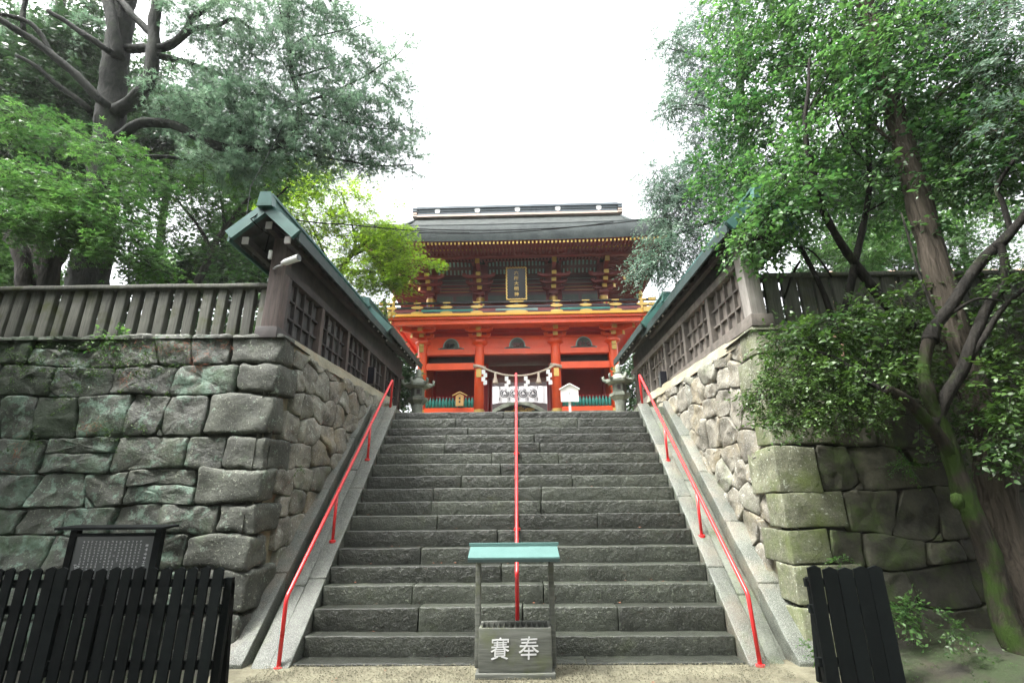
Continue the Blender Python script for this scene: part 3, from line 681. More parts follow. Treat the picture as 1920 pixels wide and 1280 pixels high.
# ------------------------------------------------------------------ red handrails
def smooth_corner(pts, r=.06):
    out = [Vector(pts[0])]
    for i in range(1, len(pts)-1):
        p, a, b = Vector(pts[i]), Vector(pts[i-1]), Vector(pts[i+1]); u, v = (a-p).normalized(), (b-p).normalized()
        for t in (0, .25, .5, .75, 1): q0, q1 = p+u*r*(1-t), p+v*r*t; out.append(p+u*r*(1-t)**2+v*r*t**2)
    return out+[Vector(pts[-1])]
def handrail(label, x, base, bend, top, foot, mids, r=.0215):
    t = thing('handrail', label, 'handrail', (x, base[0], 0))
    mb = MB(); mb.tube(smooth_corner([(x, base[0], base[1]), (x, bend[0], bend[1]), (x, top[0], top[1]), (x, foot[0], foot[1])]), r, 12); obj('rail', mb, M['rail'], t, smooth=True)
    for y, z in mids:
        zr = bend[1]+(top[1]-bend[1])*(y-bend[0])/(top[0]-bend[0]); mb = MB(); mb.tube([(x, y, z), (x, y, zr-.01)], r*.9, 10); obj('post', mb, M['rail'], t, smooth=True)
    for f in (.33, .72):
        a, b = Vector((x, bend[0], bend[1])).lerp(Vector((x, top[0], top[1])), f), Vector((x, bend[0], bend[1])).lerp(Vector((x, top[0], top[1])), f+.02); obj('coupling', MB().tube([a, b], r*1.16, 12), M['rail'], t)
    for y, z in mids+[base]: obj('base_flange', MB().lathe(x, y, [(.045, z-.02), (.045, z+.012), (.03, z+.018)], 12), M['rail'], t)
handrail('red pipe handrail beside the wall under the pine', -2.465, (5.93, .01), (5.93, .66), (9.78, 3.95), (9.74, 3.32), [(7.19, 1.14), (8.50, 2.30)])
handrail('red pipe handrail beside the mossy cornered wall', 2.395, (5.91, .02), (5.98, .66), (9.85, 4.02), (9.80, 3.37), [(7.23, 1.17), (8.45, 2.24)])
handrail('red pipe handrail down the middle of the stairs behind the offering box', -.035, (6.03, .04), (6.03, .86), (9.62, 4.02), (9.70, 3.27), [(7.30, 1.27), (8.55, 2.39)])

# ------------------------------------------------------------------ text helper
def text_mesh(s, size, depth=.004):
    cu = bpy.data.curves.new('lettering', 'FONT'); cu.body = s; cu.size = size; cu.extrude = depth; cu.align_x = 'CENTER'; cu.align_y = 'CENTER'; cu.offset = .0
    o = bpy.data.objects.new('lettering', cu); COL.objects.link(o); dg = bpy.context.evaluated_depsgraph_get()
    me = bpy.data.meshes.new_from_object(o.evaluated_get(dg)); bpy.data.objects.remove(o); bpy.data.curves.remove(cu); return me
def put_text(name, s, size, loc, mat, parent, local=False, depth=.004, shear=0., sx=1., rx=90):
    me = text_mesh(s, size, depth); n = len(me.vertices); co = np.empty(n*3, np.float32); me.vertices.foreach_get('co', co); co = co.reshape(-1, 3)
    lo, hi = co.min(0), co.max(0); co -= (lo+hi)/2; co[:, 0] = co[:, 0]*sx+co[:, 1]*shear; co[:, 1] += co[:, 0]*shear*.6
    a = R(rx); y = co[:, 1].copy(); z = co[:, 2].copy(); co[:, 1] = y*math.cos(a)-z*math.sin(a); co[:, 2] = y*math.sin(a)+z*math.cos(a)
    co += np.array(loc, np.float32); me.vertices.foreach_set('co', co.ravel()); me.materials.clear(); me.materials.append(mat); me.update()
    return link(name, me, parent, None, local)

# ------------------------------------------------------------------ offering box
ob = thing('offering_box', 'weathered wooden offering box with carved characters under a small pale copper roof', 'offering box', (-.06, 5.7, 0))
bx0, bx1, by0, by1, bz = -.405, .295, 5.55, 5.90, .44
mb = MB(); rock_box(mb, [(bx0-.03, by0-.03, .0), (bx1+.03, by0-.03, .0), (bx1+.03, by1+.03, .0), (bx0-.03, by1+.03, .0), (bx0-.03, by0-.03, .065), (bx1+.03, by0-.03, .065), (bx1+.03, by1+.03, .065), (bx0-.03, by1+.03, .065)], .008, 6, 3, 1, .003, 1); obj('base', mb, M['box_wood'], ob, smooth=True)
for nm, a, b, c, d in (('front_board', bx0, bx1, by0, by0+.03), ('back_board', bx0, bx1, by1-.03, by1), ('side_board', bx0, bx0+.03, by0+.032, by1-.032), ('side_board', bx1-.03, bx1, by0+.032, by1-.032)):
    mb = MB(); rock_box(mb, [(a, c, .067), (b, c, .067), (b, d, .067), (a, d, .067), (a, c, bz), (b, c, bz), (b, d, bz), (a, d, bz)], .006, 4, 2, 3, .002, a+c); o = obj(nm, mb, M['box_wood'], ob, smooth=True)
    if nm == 'front_board': fb = o
mb = MB(); mb.box(bx0+.03, bx1-.03, by0+.03, by1-.03, .07, .33); obj('inner_floor', mb, M['slot'], ob)
for i in range(11):
    x = bx0+.075+i*.055; mb = MB(); mb.prism([(x-.02, by0+.03, bz-.055), (x+.02, by0+.03, bz-.055), (x, by0+.03, bz-.008)], (0, by1-by0-.06, 0)); obj('grate_bar', mb, M['box_wood'], ob)
for x in (bx0-.022, bx1+.022):
    mb = MB(); rock_box(mb, [(x-.027, 5.69, .066), (x+.027, 5.69, .066), (x+.027, 5.745, .066), (x-.027, 5.745, .066), (x-.027, 5.69, 1.08), (x+.027, 5.69, 1.08), (x+.027, 5.745, 1.08), (x-.027, 5.745, 1.08)], .006, 1, 1, 6, .003, x); obj('post', mb, M['box_wood'], ob, smooth=True)
    mb = MB(); mb.beam((x, 5.50, 1.035), (x, 5.94, 1.035), .03, .035); obj('roof_bracket', mb, M['box_wood'], ob)
mb = MB()
for ya, za, yb, zb in ((5.46, 1.062, 5.72, 1.158), (5.98, 1.062, 5.72, 1.158)):
    c = [(-.515, ya, za), (.390, ya, za), (.385, yb, zb), (-.51, yb, zb)]
    if ya > yb: c = c[::-1]
    mb.hexa(c+[(p[0], p[1], p[2]+.016) for p in c])
rf = obj('roof', mb, M['copper_pale'], ob)
mb = MB(); mb.box(-.525, .40, 5.69, 5.75, 1.168, 1.196); obj('ridge', mb, M['copper_pale'], rf)
mb = MB(); mb.box(-.515, .39, 5.455, 5.475, 1.035, 1.063); obj('eave_board', mb, M['copper_dark'], rf)
put_text('carved_character', '賽', .20, (-.20, by0-.003, .268), M['notice_ink'], fb, shear=.05, sx=.94); put_text('carved_character', '奉', .21, (.075, by0-.003, .272), M['notice_ink'], fb, shear=.04, sx=.98)
# ------------------------------------------------------------------ the two-storeyed gate (local frame: x along the front, y into the depth, z = world height)
gate = thing('shrine_gate', 'two-storeyed vermilion shrine gate with dark bark roof at the head of the stairs', 'gate', (0, 18, 0), R(-1.0))
def G(name, mb, mats, parent=None, smooth=False): return obj(name, mb, mats, parent or gate, True, smooth)
def Gbox(name, x0, x1, y0, y1, z0, z1, mat, parent=None): return G(name, MB().box(x0, x1, y0, y1, z0, z1), mat, parent)
CX = (-3.50, -1.40, 1.38, 3.48); ZB = 4.70
Gbox('podium', -5.0, 5.0, -.35, 6.4, 3.2, ZB, M['lantern'])
for k in range(4): Gbox('podium_step', -2.2, 2.2, -.35-.3*(4-k), -.35-.3*(3-k), 3.2, 3.42+.3*k, M['lantern'])
for x in CX:
    for y in (0, 2.2, 4.4):
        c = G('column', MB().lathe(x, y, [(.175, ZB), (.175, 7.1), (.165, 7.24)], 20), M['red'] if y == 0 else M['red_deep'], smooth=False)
        if y == 0:
            for p in c.data.polygons: p.use_smooth = len(p.vertices) == 4
            G('shoe', MB().lathe(x, y, [(.20, ZB), (.20, ZB+.12), (.18, ZB+.14)], 20), M['gold'], c)
            Gbox('gilt_fitting', x-.09, x+.09, -.215, -.17, 5.98, 6.28, M['gold'], c)
            G('capital', MB().lathe(x, y, [(.17, 7.22), (.29, 7.30), (.29, 7.36), (.2, 7.37)], 16), M['red'], c)
            if abs(x) > 2:
                s_ = 1 if x > 0 else -1
                for z0, z1 in ((6.95, 7.12), (7.14, 7.34)): Gbox('gilt_fitting', x+s_*.02-.08, x+s_*.02+.08, -.22, -.165, z0, z1, M['gold'], c)
def bays(): return [(CX[0]+.17, CX[1]-.17), (CX[1]+.17, CX[2]-.17), (CX[2]+.17, CX[3]-.17)]
for i, (a, b) in enumerate(bays()):
    Gbox('lintel', a, b, -.11, .11, 6.86, 7.06, M['red'])
    Gbox('wall_board', a, b, .0, .06, 7.06, 7.52, M['red'])
    Gbox('upper_beam', a-.1, b+.1, -.06, .02, 7.50, 7.56, M['red'])
    if i != 1:
        Gbox('tie_beam', a, b, -.10, .10, 6.30, 6.54, M['red']); Gbox('dark_board', a, b, .30, .34, 6.54, 6.87, M['slot'])
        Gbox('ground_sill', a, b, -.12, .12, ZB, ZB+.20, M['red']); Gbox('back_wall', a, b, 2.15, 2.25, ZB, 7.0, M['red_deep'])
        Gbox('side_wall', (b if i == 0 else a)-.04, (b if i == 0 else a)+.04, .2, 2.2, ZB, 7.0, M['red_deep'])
        n = 15
        for k in range(n):
            x = a+.07+(b-a-.14)*k/(n-1)
            if k == 0: bal = G('baluster', MB().lathe(0, 0, [(.05, ZB+.2), (.058, ZB+.42), (.045, ZB+.48), (.022, ZB+.55), (.022, ZB+.58)], 10).lathe(0, 0, [(.03, ZB+.58), (.032, ZB+.61), (.0, ZB+.63)], 8, 1), [M['teal'], M['red_deep']], None, True); me_b = bal.data; bal.location = (x, -.02, 0)
            else: o = link('baluster', me_b, gate, (x, -.02, 0), True)
    else:
        Gbox('inner_lintel', a, b, 2.1, 2.3, 6.5, 7.0, M['plum']); Gbox('threshold', a, b, -.1, .1, ZB, ZB+.04, M['red_deep'])
    # frog-leg strut: pale outline, green ground, small carving
    cx = (a+b)/2; out = []
    for t in np.linspace(0, 1, 31):
        u = -1+2*t; h = .34*math.sqrt(max(0, 1-abs(u/.66)**2.4)) if abs(u) < .66 else 0
        out.append((u*.47, h+.05*(1-abs(u))+.015))
    def arch(s, y0, y1): return [(cx+p[0]*s, y0, 7.10+p[1]*s) for p in out]+[(cx+.47*s, y0, 7.09), (cx-.47*s, y0, 7.09)]
    kae = G('frog_leg_strut', MB().prism(arch(1., -.06, 0)[::-1], (0, .06, 0)), M['teal_pale'])
    G('strut_ground', MB().prism([(p[0], -.075, p[2]+.012) for p in arch(.86, 0, 0)][::-1], (0, .02, 0)), M['carved'], kae)
    mb = MB()
    for k in range(9): mb.lathe(cx+rnd.uniform(-.2, .2), -.085, [(.0, 7.12+k*.0), (.05, 7.13+rnd.uniform(0, .14)), (.045, 7.16+rnd.uniform(.05, .14)), (0, 7.2+rnd.uniform(.05, .12))], 6)
    G('carving', mb, M['black'] if i == 0 else M['indigo'], kae)
# closed depth: side walls and ceiling of the ground floor
for x in (CX[0], CX[3]): Gbox('end_wall', x-.05, x+.05, .17, 4.3, ZB, 7.4, M['red'])
Gbox('ceiling_board', CX[0], CX[3], .12, 5.4, 7.1, 7.2, M['plum'])
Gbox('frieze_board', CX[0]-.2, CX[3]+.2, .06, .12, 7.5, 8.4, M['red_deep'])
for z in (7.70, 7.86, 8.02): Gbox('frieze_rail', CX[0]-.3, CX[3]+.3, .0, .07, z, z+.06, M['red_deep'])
def bracket(x, z0, mr, corner=0, up=False):
    """three stepped tiers of bearing blocks and arms growing outwards"""
    br = G('bracket', MB().box(x-.17, x+.17, -.17, .12, z0, z0+.12), mr)
    for k in range(3):
        y = -.12-.30*k; z = z0+.12+.145*k
        G('bracket_arm', MB().hexa([(x-.075, y-.16, z+.035), (x+.075, y-.16, z+.035), (x+.075, .15, z), (x-.075, .15, z), (x-.075, y-.24, z+.13), (x+.075, y-.24, z+.13), (x+.075, .15, z+.13), (x-.075, .15, z+.13)]), mr, br)
        G('gilt_cap', MB().box(x-.085, x+.085, y-.265, y-.235, z+.005, z+.145), M['gold'], br)
        w = .40+.10*k
        mb = MB(); mb.prism([(x-w, y-.05, z+.13), (x-w, y-.05, z+.09), (x-w*.72, y-.05, z+.025), (x+w*.72, y-.05, z+.025), (x+w, y-.05, z+.09), (x+w, y-.05, z+.13)], (0, .12, 0)); G('cross_arm', mb, mr, br)
        for q in (-w+.06, 0, w-.06): G('bearing_block', MB().hexa([(x+q-.055, y-.07, z+.13), (x+q+.055, y-.07, z+.13), (x+q+.055, y+.07, z+.13), (x+q-.055, y+.07, z+.13), (x+q-.08, y-.09, z+.175), (x+q+.08, y-.09, z+.175), (x+q+.08, y+.09, z+.175), (x+q-.08, y+.09, z+.175)]), M['gold'] if (q == 0 and k < 3) else mr, br)
        if corner: G('corner_arm', MB().beam((x, 0, z+.07), (x+corner*(.35+.32*k), -.35-.32*k, z+.07), .12, .13), mr, br); G('gilt_cap', MB().beam((x+corner*(.35+.32*k), -.35-.32*k, z+.07), (x+corner*(.37+.32*k), -.37-.32*k, z+.07), .13, .14), M['gold'], br)
    return br
for x, c in zip(CX, (-1, 0, 0, 1)): bracket(x, 7.34, M['red'], c)
# struts between brackets
for cx in (-2.45, 0, 2.43): G('inter_strut', MB().prism([(cx-.3, -.02, 7.75), (cx+.3, -.02, 7.75), (cx+.06, -.02, 7.86), (cx+.06, -.02, 8.0), (cx-.06, -.02, 8.0), (cx-.06, -.02, 7.86)], (0, .06, 0)), M['red_deep'])
# balcony
Gbox('balcony_girder', -4.35, 4.35, -1.02, -.86, 7.72, 7.88, M['red']); Gbox('balcony_girder', -4.5, -4.34, -.86, 5.2, 7.72, 7.88, M['red']); Gbox('balcony_girder', 4.34, 4.5, -.86, 5.2, 7.72, 7.88, M['red'])
Gbox('balcony_floor', -4.60, 4.60, -1.12, 5.5, 7.885, 7.97, M['red']); Gbox('balcony_edge', -4.66, 4.66, -1.20, -1.08, 7.972, 8.06, M['gold_edge'])
for s_ in (-1, 1): Gbox('balcony_edge', s_*4.6-.06, s_*4.6+.06, -1.08, 5.5, 7.972, 8.06, M['gold_edge']); Gbox('corner_fitting', s_*4.62-.2, s_*4.62+.2, -1.26, -1.0, 7.98, 8.16, M['gold'])
XR = (-4.5, -3.55, -2.5, -1.42, 0, 1.42, 2.45, 3.5, 4.45)
bal = Gbox('railing', -4.6, 4.6, -1.05, -.95, 8.066, 8.17, M['indigo'])
for a, b, mt in ((-3.4, -1.55, 'teal'), (1.55, 3.3, 'teal'), (-.75, .75, 'teal_pale'), (-4.5, -3.7, 'plum'), (3.7, 4.4, 'plum')): Gbox('railing_panel', a, b, -1.065, -1.052, 8.18, 8.26, M[mt], bal)
Gbox('railing_back', -4.6, 4.6, -1.04, -.99, 8.17, 8.29, M['plum'], bal)
Gbox('middle_rail', -4.75, 4.75, -1.07, -.97, 8.30, 8.37, M['black'], bal)
G('top_rail', MB().tube([(-4.85, -1.03, 8.56), (-4.6, -1.03, 8.51), (4.6, -1.03, 8.51), (4.85, -1.03, 8.56)], .05, 8), M['black'], bal)
for x in XR:
    w = .40 if x == 0 else .22
    Gbox('railing_post', x-.05, x+.05, -1.06, -.98, 8.1, 8.5, M['black'], bal)
    for z, h in ((8.34, .055), (8.13, .06)):
        mb = MB(); mb.prism([(x+w*math.cos(q)*(1.), -1.085, z+h*math.sin(q)) for q in np.linspace(0, 2*math.pi, 17)[:-1]], (0, .03, 0)); G('gilt_fitting', mb, M['gold'], bal)
    Gbox('gilt_fitting', x-w*.6, x+w*.6, -1.085, -.98, 8.49, 8.53, M['gold'], bal)
for s_ in (-1, 1):
    G('finial', MB().lathe(s_*4.42, -1.02, [(.06, 8.1), (.07, 8.55), (.05, 8.6), (.09, 8.68), (.06, 8.8), (0, 8.88)], 10), M['gold'], bal)
    for z in (8.34, 8.53): Gbox('gilt_end', s_*4.8-.13, s_*4.8+.13, -1.09, -.95, z-.05, z+.05, M['gold'], bal)
# upper storey
UX = (-3.30, -1.40, 1.38, 3.28)
Gbox('upper_wall', -3.5, 3.5, .15, .25, 8.0, 10.6, M['plum_light'])
for s_ in (-1, 1): Gbox('upper_end_wall', s_*3.42-.05, s_*3.42+.05, .25, 4.6, 8.0, 10.6, M['plum'])
for x in UX:
    c = G('upper_column', MB().lathe(x, .1, [(.16, 8.0), (.16, 9.2)], 14), M['plum'])
    G('gilt_boss', MB().tube([(x+.06, -.16, 8.78), (x+.06, -.06, 8.78)], .11, 14), M['gold'], c); G('boss_eye', MB().tube([(x+.06, -.175, 8.78), (x+.06, -.15, 8.78)], .045, 10), M['red_deep'], c)
    G('gilt_band', MB().lathe(x, .1, [(.17, 8.95), (.17, 9.12)], 14), M['gold'], c)
    b = bracket(x, 9.20, M['plum'], -1 if x < -2 else 1 if x > 2 else 0)
    G('upper_arm', MB().hexa([(x-.07, -1.3, 9.95), (x+.07, -1.3, 9.95), (x+.07, .1, 9.75), (x-.07, .1, 9.75), (x-.07, -1.3, 10.1), (x+.07, -1.3, 10.1), (x+.07, .1, 9.9), (x-.07, .1, 9.9)]), M['plum'], b); Gbox('gilt_cap', x-.08, x+.08, -1.34, -1.3, 9.93, 10.11, M['gold'], b)
for (a, b, n) in ((-3.05, -1.72, 9), (-1.1, 1.1, 16), (1.72, 3.05, 9)):
    pn = Gbox('painted_panel', a, b, .02, .14, 8.92, 10.05, M['indigo'])
    Gbox('carved_strip', a, (a+b)/2-.06, -.02, .015, 8.98, 9.2, M['carved'], pn); Gbox('carved_strip', (a+b)/2+.06, b, -.02, .015, 8.98, 9.2, M['carved'], pn)
    for z in (9.33, 9.46, 9.62, 9.80): Gbox('panel_rail', a, b, -.02, .015, z, z+.05, M['plum'] if z < 9.7 else M['indigo'], pn); Gbox('gilt_line', a+.1, b-.1, -.028, -.021, z+.05, z+.062, M['gold'] if z < 9.6 else M['teal_pale'], pn)
    cv = Gbox('cove_board', a-.1, b+.1, -.45, -.05, 10.42, 10.45, M['plum'], None)
    G('cove_back', MB().hexa([(a, -.40, 10.42), (b, -.40, 10.42), (b, -.02, 10.05), (a, -.02, 10.05), (a, -.42, 10.44), (b, -.42, 10.44), (b, .0, 10.44), (a, .0, 10.44)]), M['indigo'], cv)
    for k in range(n):
        x = a+.08+(b-a-.16)*k/(n-1); sh = .10*(abs(2*k/(n-1)-1)**3)
        mb = MB(); pts = [(x, -.10-.34*t**1.6, 10.06+.37*t**.75-sh*(t > .8)) for t in np.linspace(0, 1, 6)]
        for p, q in zip(pts, pts[1:]): mb.beam(p, q, .062, .05, up=(0, -1, .3))
        G('cove_rib', mb, M['teal_pale'], cv)
Gbox('eave_purlin', -4.3, 4.3, -1.42, -1.26, 10.12, 10.28, M['plum'])
# plaque
pq = G('plaque', MB().hexa([(-.345, -.92, 8.66), (.345, -.92, 8.66), (.345, -.86, 8.66), (-.345, -.86, 8.66), (-.345, -1.12, 9.80), (.345, -1.12, 9.80), (.345, -1.06, 9.82), (-.345, -1.06, 9.82)]), M['black'])
mb = MB()
for i in range(40):
    z = 8.66+1.14*i/39; w = .016*math.sin(i*1.7)
    for s_ in (-1, 1): mb.box(s_*.355-.020+w, s_*.355+.020+w, -.95-.175*(z-8.66), -.91-.175*(z-8.66), z-.016, z+.016)
for i in range(26):
    for z, y in ((8.655, -.95), (9.805, -1.15)): x = -.355+.71*i/25; w = .014*math.sin(i*1.7); mb.box(x-.016, x+.016, y, y+.04, z-.02+w, z+.02+w)
G('gilt_frame', mb, M['gold'], pq)
for i, ch in enumerate('六所大明神'): z = 9.62-.195*i; put_text('gilt_character', ch, .17, (0, -.935-(z-8.66)*.1754-.004, z), M['gold'], pq, local=True)
# rafters: two rows, tips gilded
def erise(x): return .10*(abs(x)/5.2)**3
r1 = MB(); r1.beam((0, .1, .46), (0, -1.75, 0), .055, .075); r1.beam((0, -1.75, 0), (0, -1.765, -.004), .062, .082, m=1)
r2 = MB(); r2.beam((0, -1.2, .14), (0, -2.45, 0), .05, .07); r2.beam((0, -2.45, 0), (0, -2.465, -.003), .058, .078, m=1)
m1, m2 = r1.mesh('rafter', [M['plum'], M['gold']]), r2.mesh('flying_rafter', [M['plum'], M['gold']])
n = 78
for i in range(n):
    x = -5.1+10.2*i/(n-1); link('rafter', m1, gate, (x*.985, 0, 10.245+erise(x)*.7), True); link('flying_rafter', m2, gate, (x, 0, 10.105+erise(x)), True)
mb = MB(); mb.grid(lambda a, b: (-5.3+10.6*a, .1-1.75*b, 10.80-.47*b+.7*erise(-5.3+10.6*a)), 24, 2); mb.grid(lambda a, b: (-5.3+10.6*a, -1.2-1.28*b, 10.31-.12*b+erise(-5.3+10.6*a)), 24, 2); G('soffit', mb, M['plum_light'])
# side eaves
for s_ in (-1, 1):
    mb = MB(); mb.grid(lambda a, b: (s_*(3.45+1.95*b), -2.4+9.2*a, 10.8-.5*b+.1*abs(2*a-1)**3), 12, 2); G('side_soffit', mb, M['plum'])
    me = MB().beam((s_*3.5, 0, .36), (s_*5.3, 0, 0), .055, .075).mesh('side_rafter', M['plum'])
    for k in range(40): link('side_rafter', me, gate, (0, -1.2+.17*k, 10.18), True)
# roof
def wid(t): return 5.32-.62*min(t/.42, 1)**.8-.05*t
def rz(t): return 10.80+3.30*(.60*t+.40*t*t)
mb = MB()
for fr in (1, -1):
    Yf = (lambda t: -2.52+5.0*t) if fr == 1 else (lambda t: 7.48-5.0*t)
    mb.grid(lambda a, b: ((2*a-1)*wid(b), Yf(b), rz(b)+.13*abs(2*a-1)**4*(1-b)), 30, 14, flip=fr == -1)
for s_ in (-1, 1):
    mb.grid(lambda a, b: (s_*(5.32-.64*b), -2.5+9.96*a+(1-2*a)*2.0*b, 10.84+1.0*b), 12, 5, flip=s_ > 0)
roof = G('bark_roof', mb, M['bark_roof'], smooth=True)
mb = MB(); mb.grid(lambda a, b: ((2*a-1)*5.33, -2.50-.05*math.sin(b*math.pi), 10.17+.65*b+.12*abs(2*a-1)**3), 30, 5)
for s_ in (-1, 1): mb.grid(lambda a, b: (s_*5.34, -2.5+9.96*a, 10.27+.60*b+.02*abs(2*a-1)), 12, 3, flip=s_ < 0)
G('bark_edge', mb, M['bark_edge'], roof, smooth=True)
for s_ in (-1, 1):
    G('gable_board', MB().prism([(s_*4.62, 2.48, 14.12), (s_*4.70, .1, 12.35), (s_*4.70, .1, 12.1), (s_*4.62, 2.48, 13.8), (s_*4.70, 4.9, 12.1), (s_*4.70, 4.9, 12.35)], (s_*.14, 0, 0)), M['bark_edge'], roof)
    G('gable_wall', MB().prism([(s_*4.3, 2.48, 13.8), (s_*4.3, .2, 12.0), (s_*4.3, 4.8, 12.0)], (s_*.05, 0, 0)), M['plum'], roof)
rg = Gbox('ridge', -4.52, 4.52, 2.30, 2.66, 14.20, 14.50, M['ridge']); Gbox('ridge_cap', -4.56, 4.56, 2.22, 2.74, 14.50, 14.60, M['ridge'], rg); Gbox('ridge_line', -4.54, 4.54, 2.27, 2.69, 14.36, 14.39, M['bark_edge'], rg)
Gbox('ridge_trim', -4.55, 4.55, 2.25, 2.71, 14.10, 14.20, M['ridge_trim'], rg)
for s_ in (-1, 1):
    for z in (14.14, 14.26, 14.40, 14.52): Gbox('ridge_end', s_*4.66-.10, s_*4.66+.10, 2.26, 2.70, z, z+.07, M['ridge_trim'] if z < 14.3 else M['ridge'], rg)
for x in (-3.62, -1.80, .02, 1.85, 3.70): G('white_medallion', MB().tube([(x, 2.27, 14.40), (x, 2.31, 14.40)], .125, 20), M['white'], rg)

def gw(x, y, z):
    """gate-local to world"""
    a = R(-1.0); return (x*math.cos(a)-y*math.sin(a), 18+x*math.sin(a)+y*math.cos(a), z)
# ------------------------------------------------------------------ sacred rope with paper streamers and tassels
rope = thing('sacred_rope', 'thick straw rope with white paper streamers slung between the two middle red columns', 'rope', gw(0, -.22, 6.3))
def rope_pt(t): return (-1.40+2.78*t, -.24, 6.40-.40*(1-(2*t-1)**2))
mb = MB(); ts = np.linspace(0, 1, 61)
for ph in (0, 2.09, 4.19):
    mb.tube([gw(rope_pt(t)[0], rope_pt(t)[1]+.018*math.cos(t*62+ph), rope_pt(t)[2]+.018*math.sin(t*62+ph)) for t in ts], .022, 6)
obj('twisted_straw', mb, M['straw'], rope, smooth=True)
for x in (CX[1], CX[2]):
    mb = MB()
    for dz in (-.03, .03): mb.tube([gw(x+.215*math.cos(q), .215*math.sin(q), 6.38+dz+.03*math.sin(q*2)) for q in np.linspace(0, 2*math.pi, 25)], .03, 6, cap=False)
    mb.tube([gw(x-.2, -.22, 6.43), gw(x-.05, -.26, 6.38), gw(x+.1, -.25, 6.33)], .03, 6); obj('rope_knot', mb, M['straw'], rope, smooth=True)
for t in (.075, .372, .618, .905):
    x, y, z = rope_pt(t); mb = MB(); w = .13
    for k in range(4):
        s_ = 1 if k % 2 else -1; z0 = z-.05-.135*k; xx = x+s_*.035
        mb.hexa([gw(xx-w*.5, y-.03-.02*k, z0-.17), gw(xx+w*.5, y-.03-.02*k, z0-.15), gw(xx+w*.5, y-.022-.02*k, z0-.15), gw(xx-w*.5, y-.022-.02*k, z0-.17), gw(xx-w*.5, y-.02-.02*k, z0), gw(xx+w*.5, y-.02-.02*k, z0), gw(xx+w*.5, y-.012-.02*k, z0), gw(xx-w*.5, y-.012-.02*k, z0)])
    obj('paper_streamer', mb, M['white'], rope)
for t in (.215, .77):
    x, y, z = rope_pt(t); c = gw(x, y, z); obj('straw_tassel', MB().lathe(c[0], c[1], [(.035, z-.02), (.05, z-.10), (.04, z-.13), (.09, z-.34), (.11, z-.40)], 12), M['straw'], rope, smooth=True)
# ------------------------------------------------------------------ the worship hall seen through the gate, and its curtain
hall = thing('worship_hall', 'worship hall with pale curved gable and gilt carving seen through the gate', 'building', gw(0, 11, ZB))
def W(name, pts_mb, mat, parent=None): return obj(name, pts_mb, mat, parent or hall)
c0 = at(972, 770, 29.0)
zc = c0[2]
mb = MB(); mb.box(-5, 5, 29.6, 33, 3.2, 11.5); W('hall_wall', mb, M['slot'])
mb = MB(); mb.box(-5.4, 5.4, 28.4, 29.6, 3.2, zc-.3); W('hall_floor', mb, M['lantern'])
mb = MB(); mb.grid(lambda a, b: (-6.5+13*a, 29.2+3*b, 11.5+2.0*b), 4, 3); W('hall_roof', mb, M['bark_roof'])
def arc(s, h, dz): return [(q*s*1.62, zc+dz+h*(1-abs(q)**1.7)*(1.0)+.10*max(0, abs(q)-.75)) for q in np.linspace(-1, 1, 25)]
o1, o2 = arc(1., .68, -.12), arc(.86, .50, -.19)
mb = MB()
for (p, q, p2, q2) in zip(o1, o1[1:], o2, o2[1:]): mb.hexa([(p2[0], 28.6, p2[1]), (q2[0], 28.6, q2[1]), (q2[0], 28.9, q2[1]), (p2[0], 28.9, p2[1]), (p[0], 28.6, p[1]), (q[0], 28.6, q[1]), (q[0], 28.9, q[1]), (p[0], 28.9, p[1])])
W('curved_gable', mb, M['lantern'])
mb = MB()
for k in range(40):
    x = rnd.uniform(-.85, .85); z = zc+rnd.uniform(-.3, .14*(1-abs(x))+.05); mb.beam((x-.1, 28.7, z), (x+.1, 28.7, z+rnd.uniform(-.05, .05)), .04, .045)
W('gilt_carving', mb, M['gold'])
mb = MB(); mb.box(-1.35, 1.35, 28.78, 28.9, zc-1.5, zc+.28); W('dark_gable_board', mb, M['slot'])
ct = thing('shrine_curtain', 'white shrine curtain printed with a row of dark round crests', 'curtain', gw(0, 10.2, 5.6))
za, zb_ = at(972, 724, 28.2)[2], at(972, 753, 28.2)[2]; xa, xb_ = at(921, 738, 28.2)[0], at(1026, 738, 28.2)[0]
mb = MB(); mb.grid(lambda a, b: (xa+(xb_-xa)*a, 28.2+.03*math.sin(a*40), za+(zb_-za)*b-.12*b*(abs(2*a-1)**2)), 60, 4); obj('cloth', mb, M['cloth'], ct, smooth=True)
mb = MB()
for px in (946, 964, 981, 999):
    c = at(px, 737, 28.14); x, z = c[0], c[2]; n = 28
    for (r0, r1) in ((.20, .25),):
        mb.add([(x+r*math.cos(2*math.pi*i/n), 28.155, z+r*math.sin(2*math.pi*i/n)) for r in (r0, r1) for i in range(n)], [(i, (i+1) % n, n+(i+1) % n, n+i) for i in range(n)])
    for k in range(3):                      # three comma shapes
        pts = []
        for t in np.linspace(0, 1, 12): an = k*2.094+t*2.6; rr = .10+.06*t; pts.append((an, rr, .055*(1-t)**.6))
        L = [(x+(r+w)*math.cos(a), 28.155, z+(r+w)*math.sin(a)) for a, r, w in pts]+[(x+(r-w)*math.cos(a), 28.155, z+(r-w)*math.sin(a)) for a, r, w in pts]
        mb.add(L, [(i, i+1, 13+i, 12+i) for i in range(11)])
for px in (937, 955, 972, 990, 1008):
    for y0, y1 in ((724, 729), (745, 751)): a, b = at(px, y0, 28.14), at(px, y1, 28.14); mb.add([(a[0]-.025, 28.155, a[2]), (a[0]+.025, 28.155, a[2]), (a[0]+.025, 28.155, b[2]), (a[0]-.025, 28.155, b[2])], [(0, 1, 2, 3)])
obj('printed_crest', mb, M['crest'], ct)
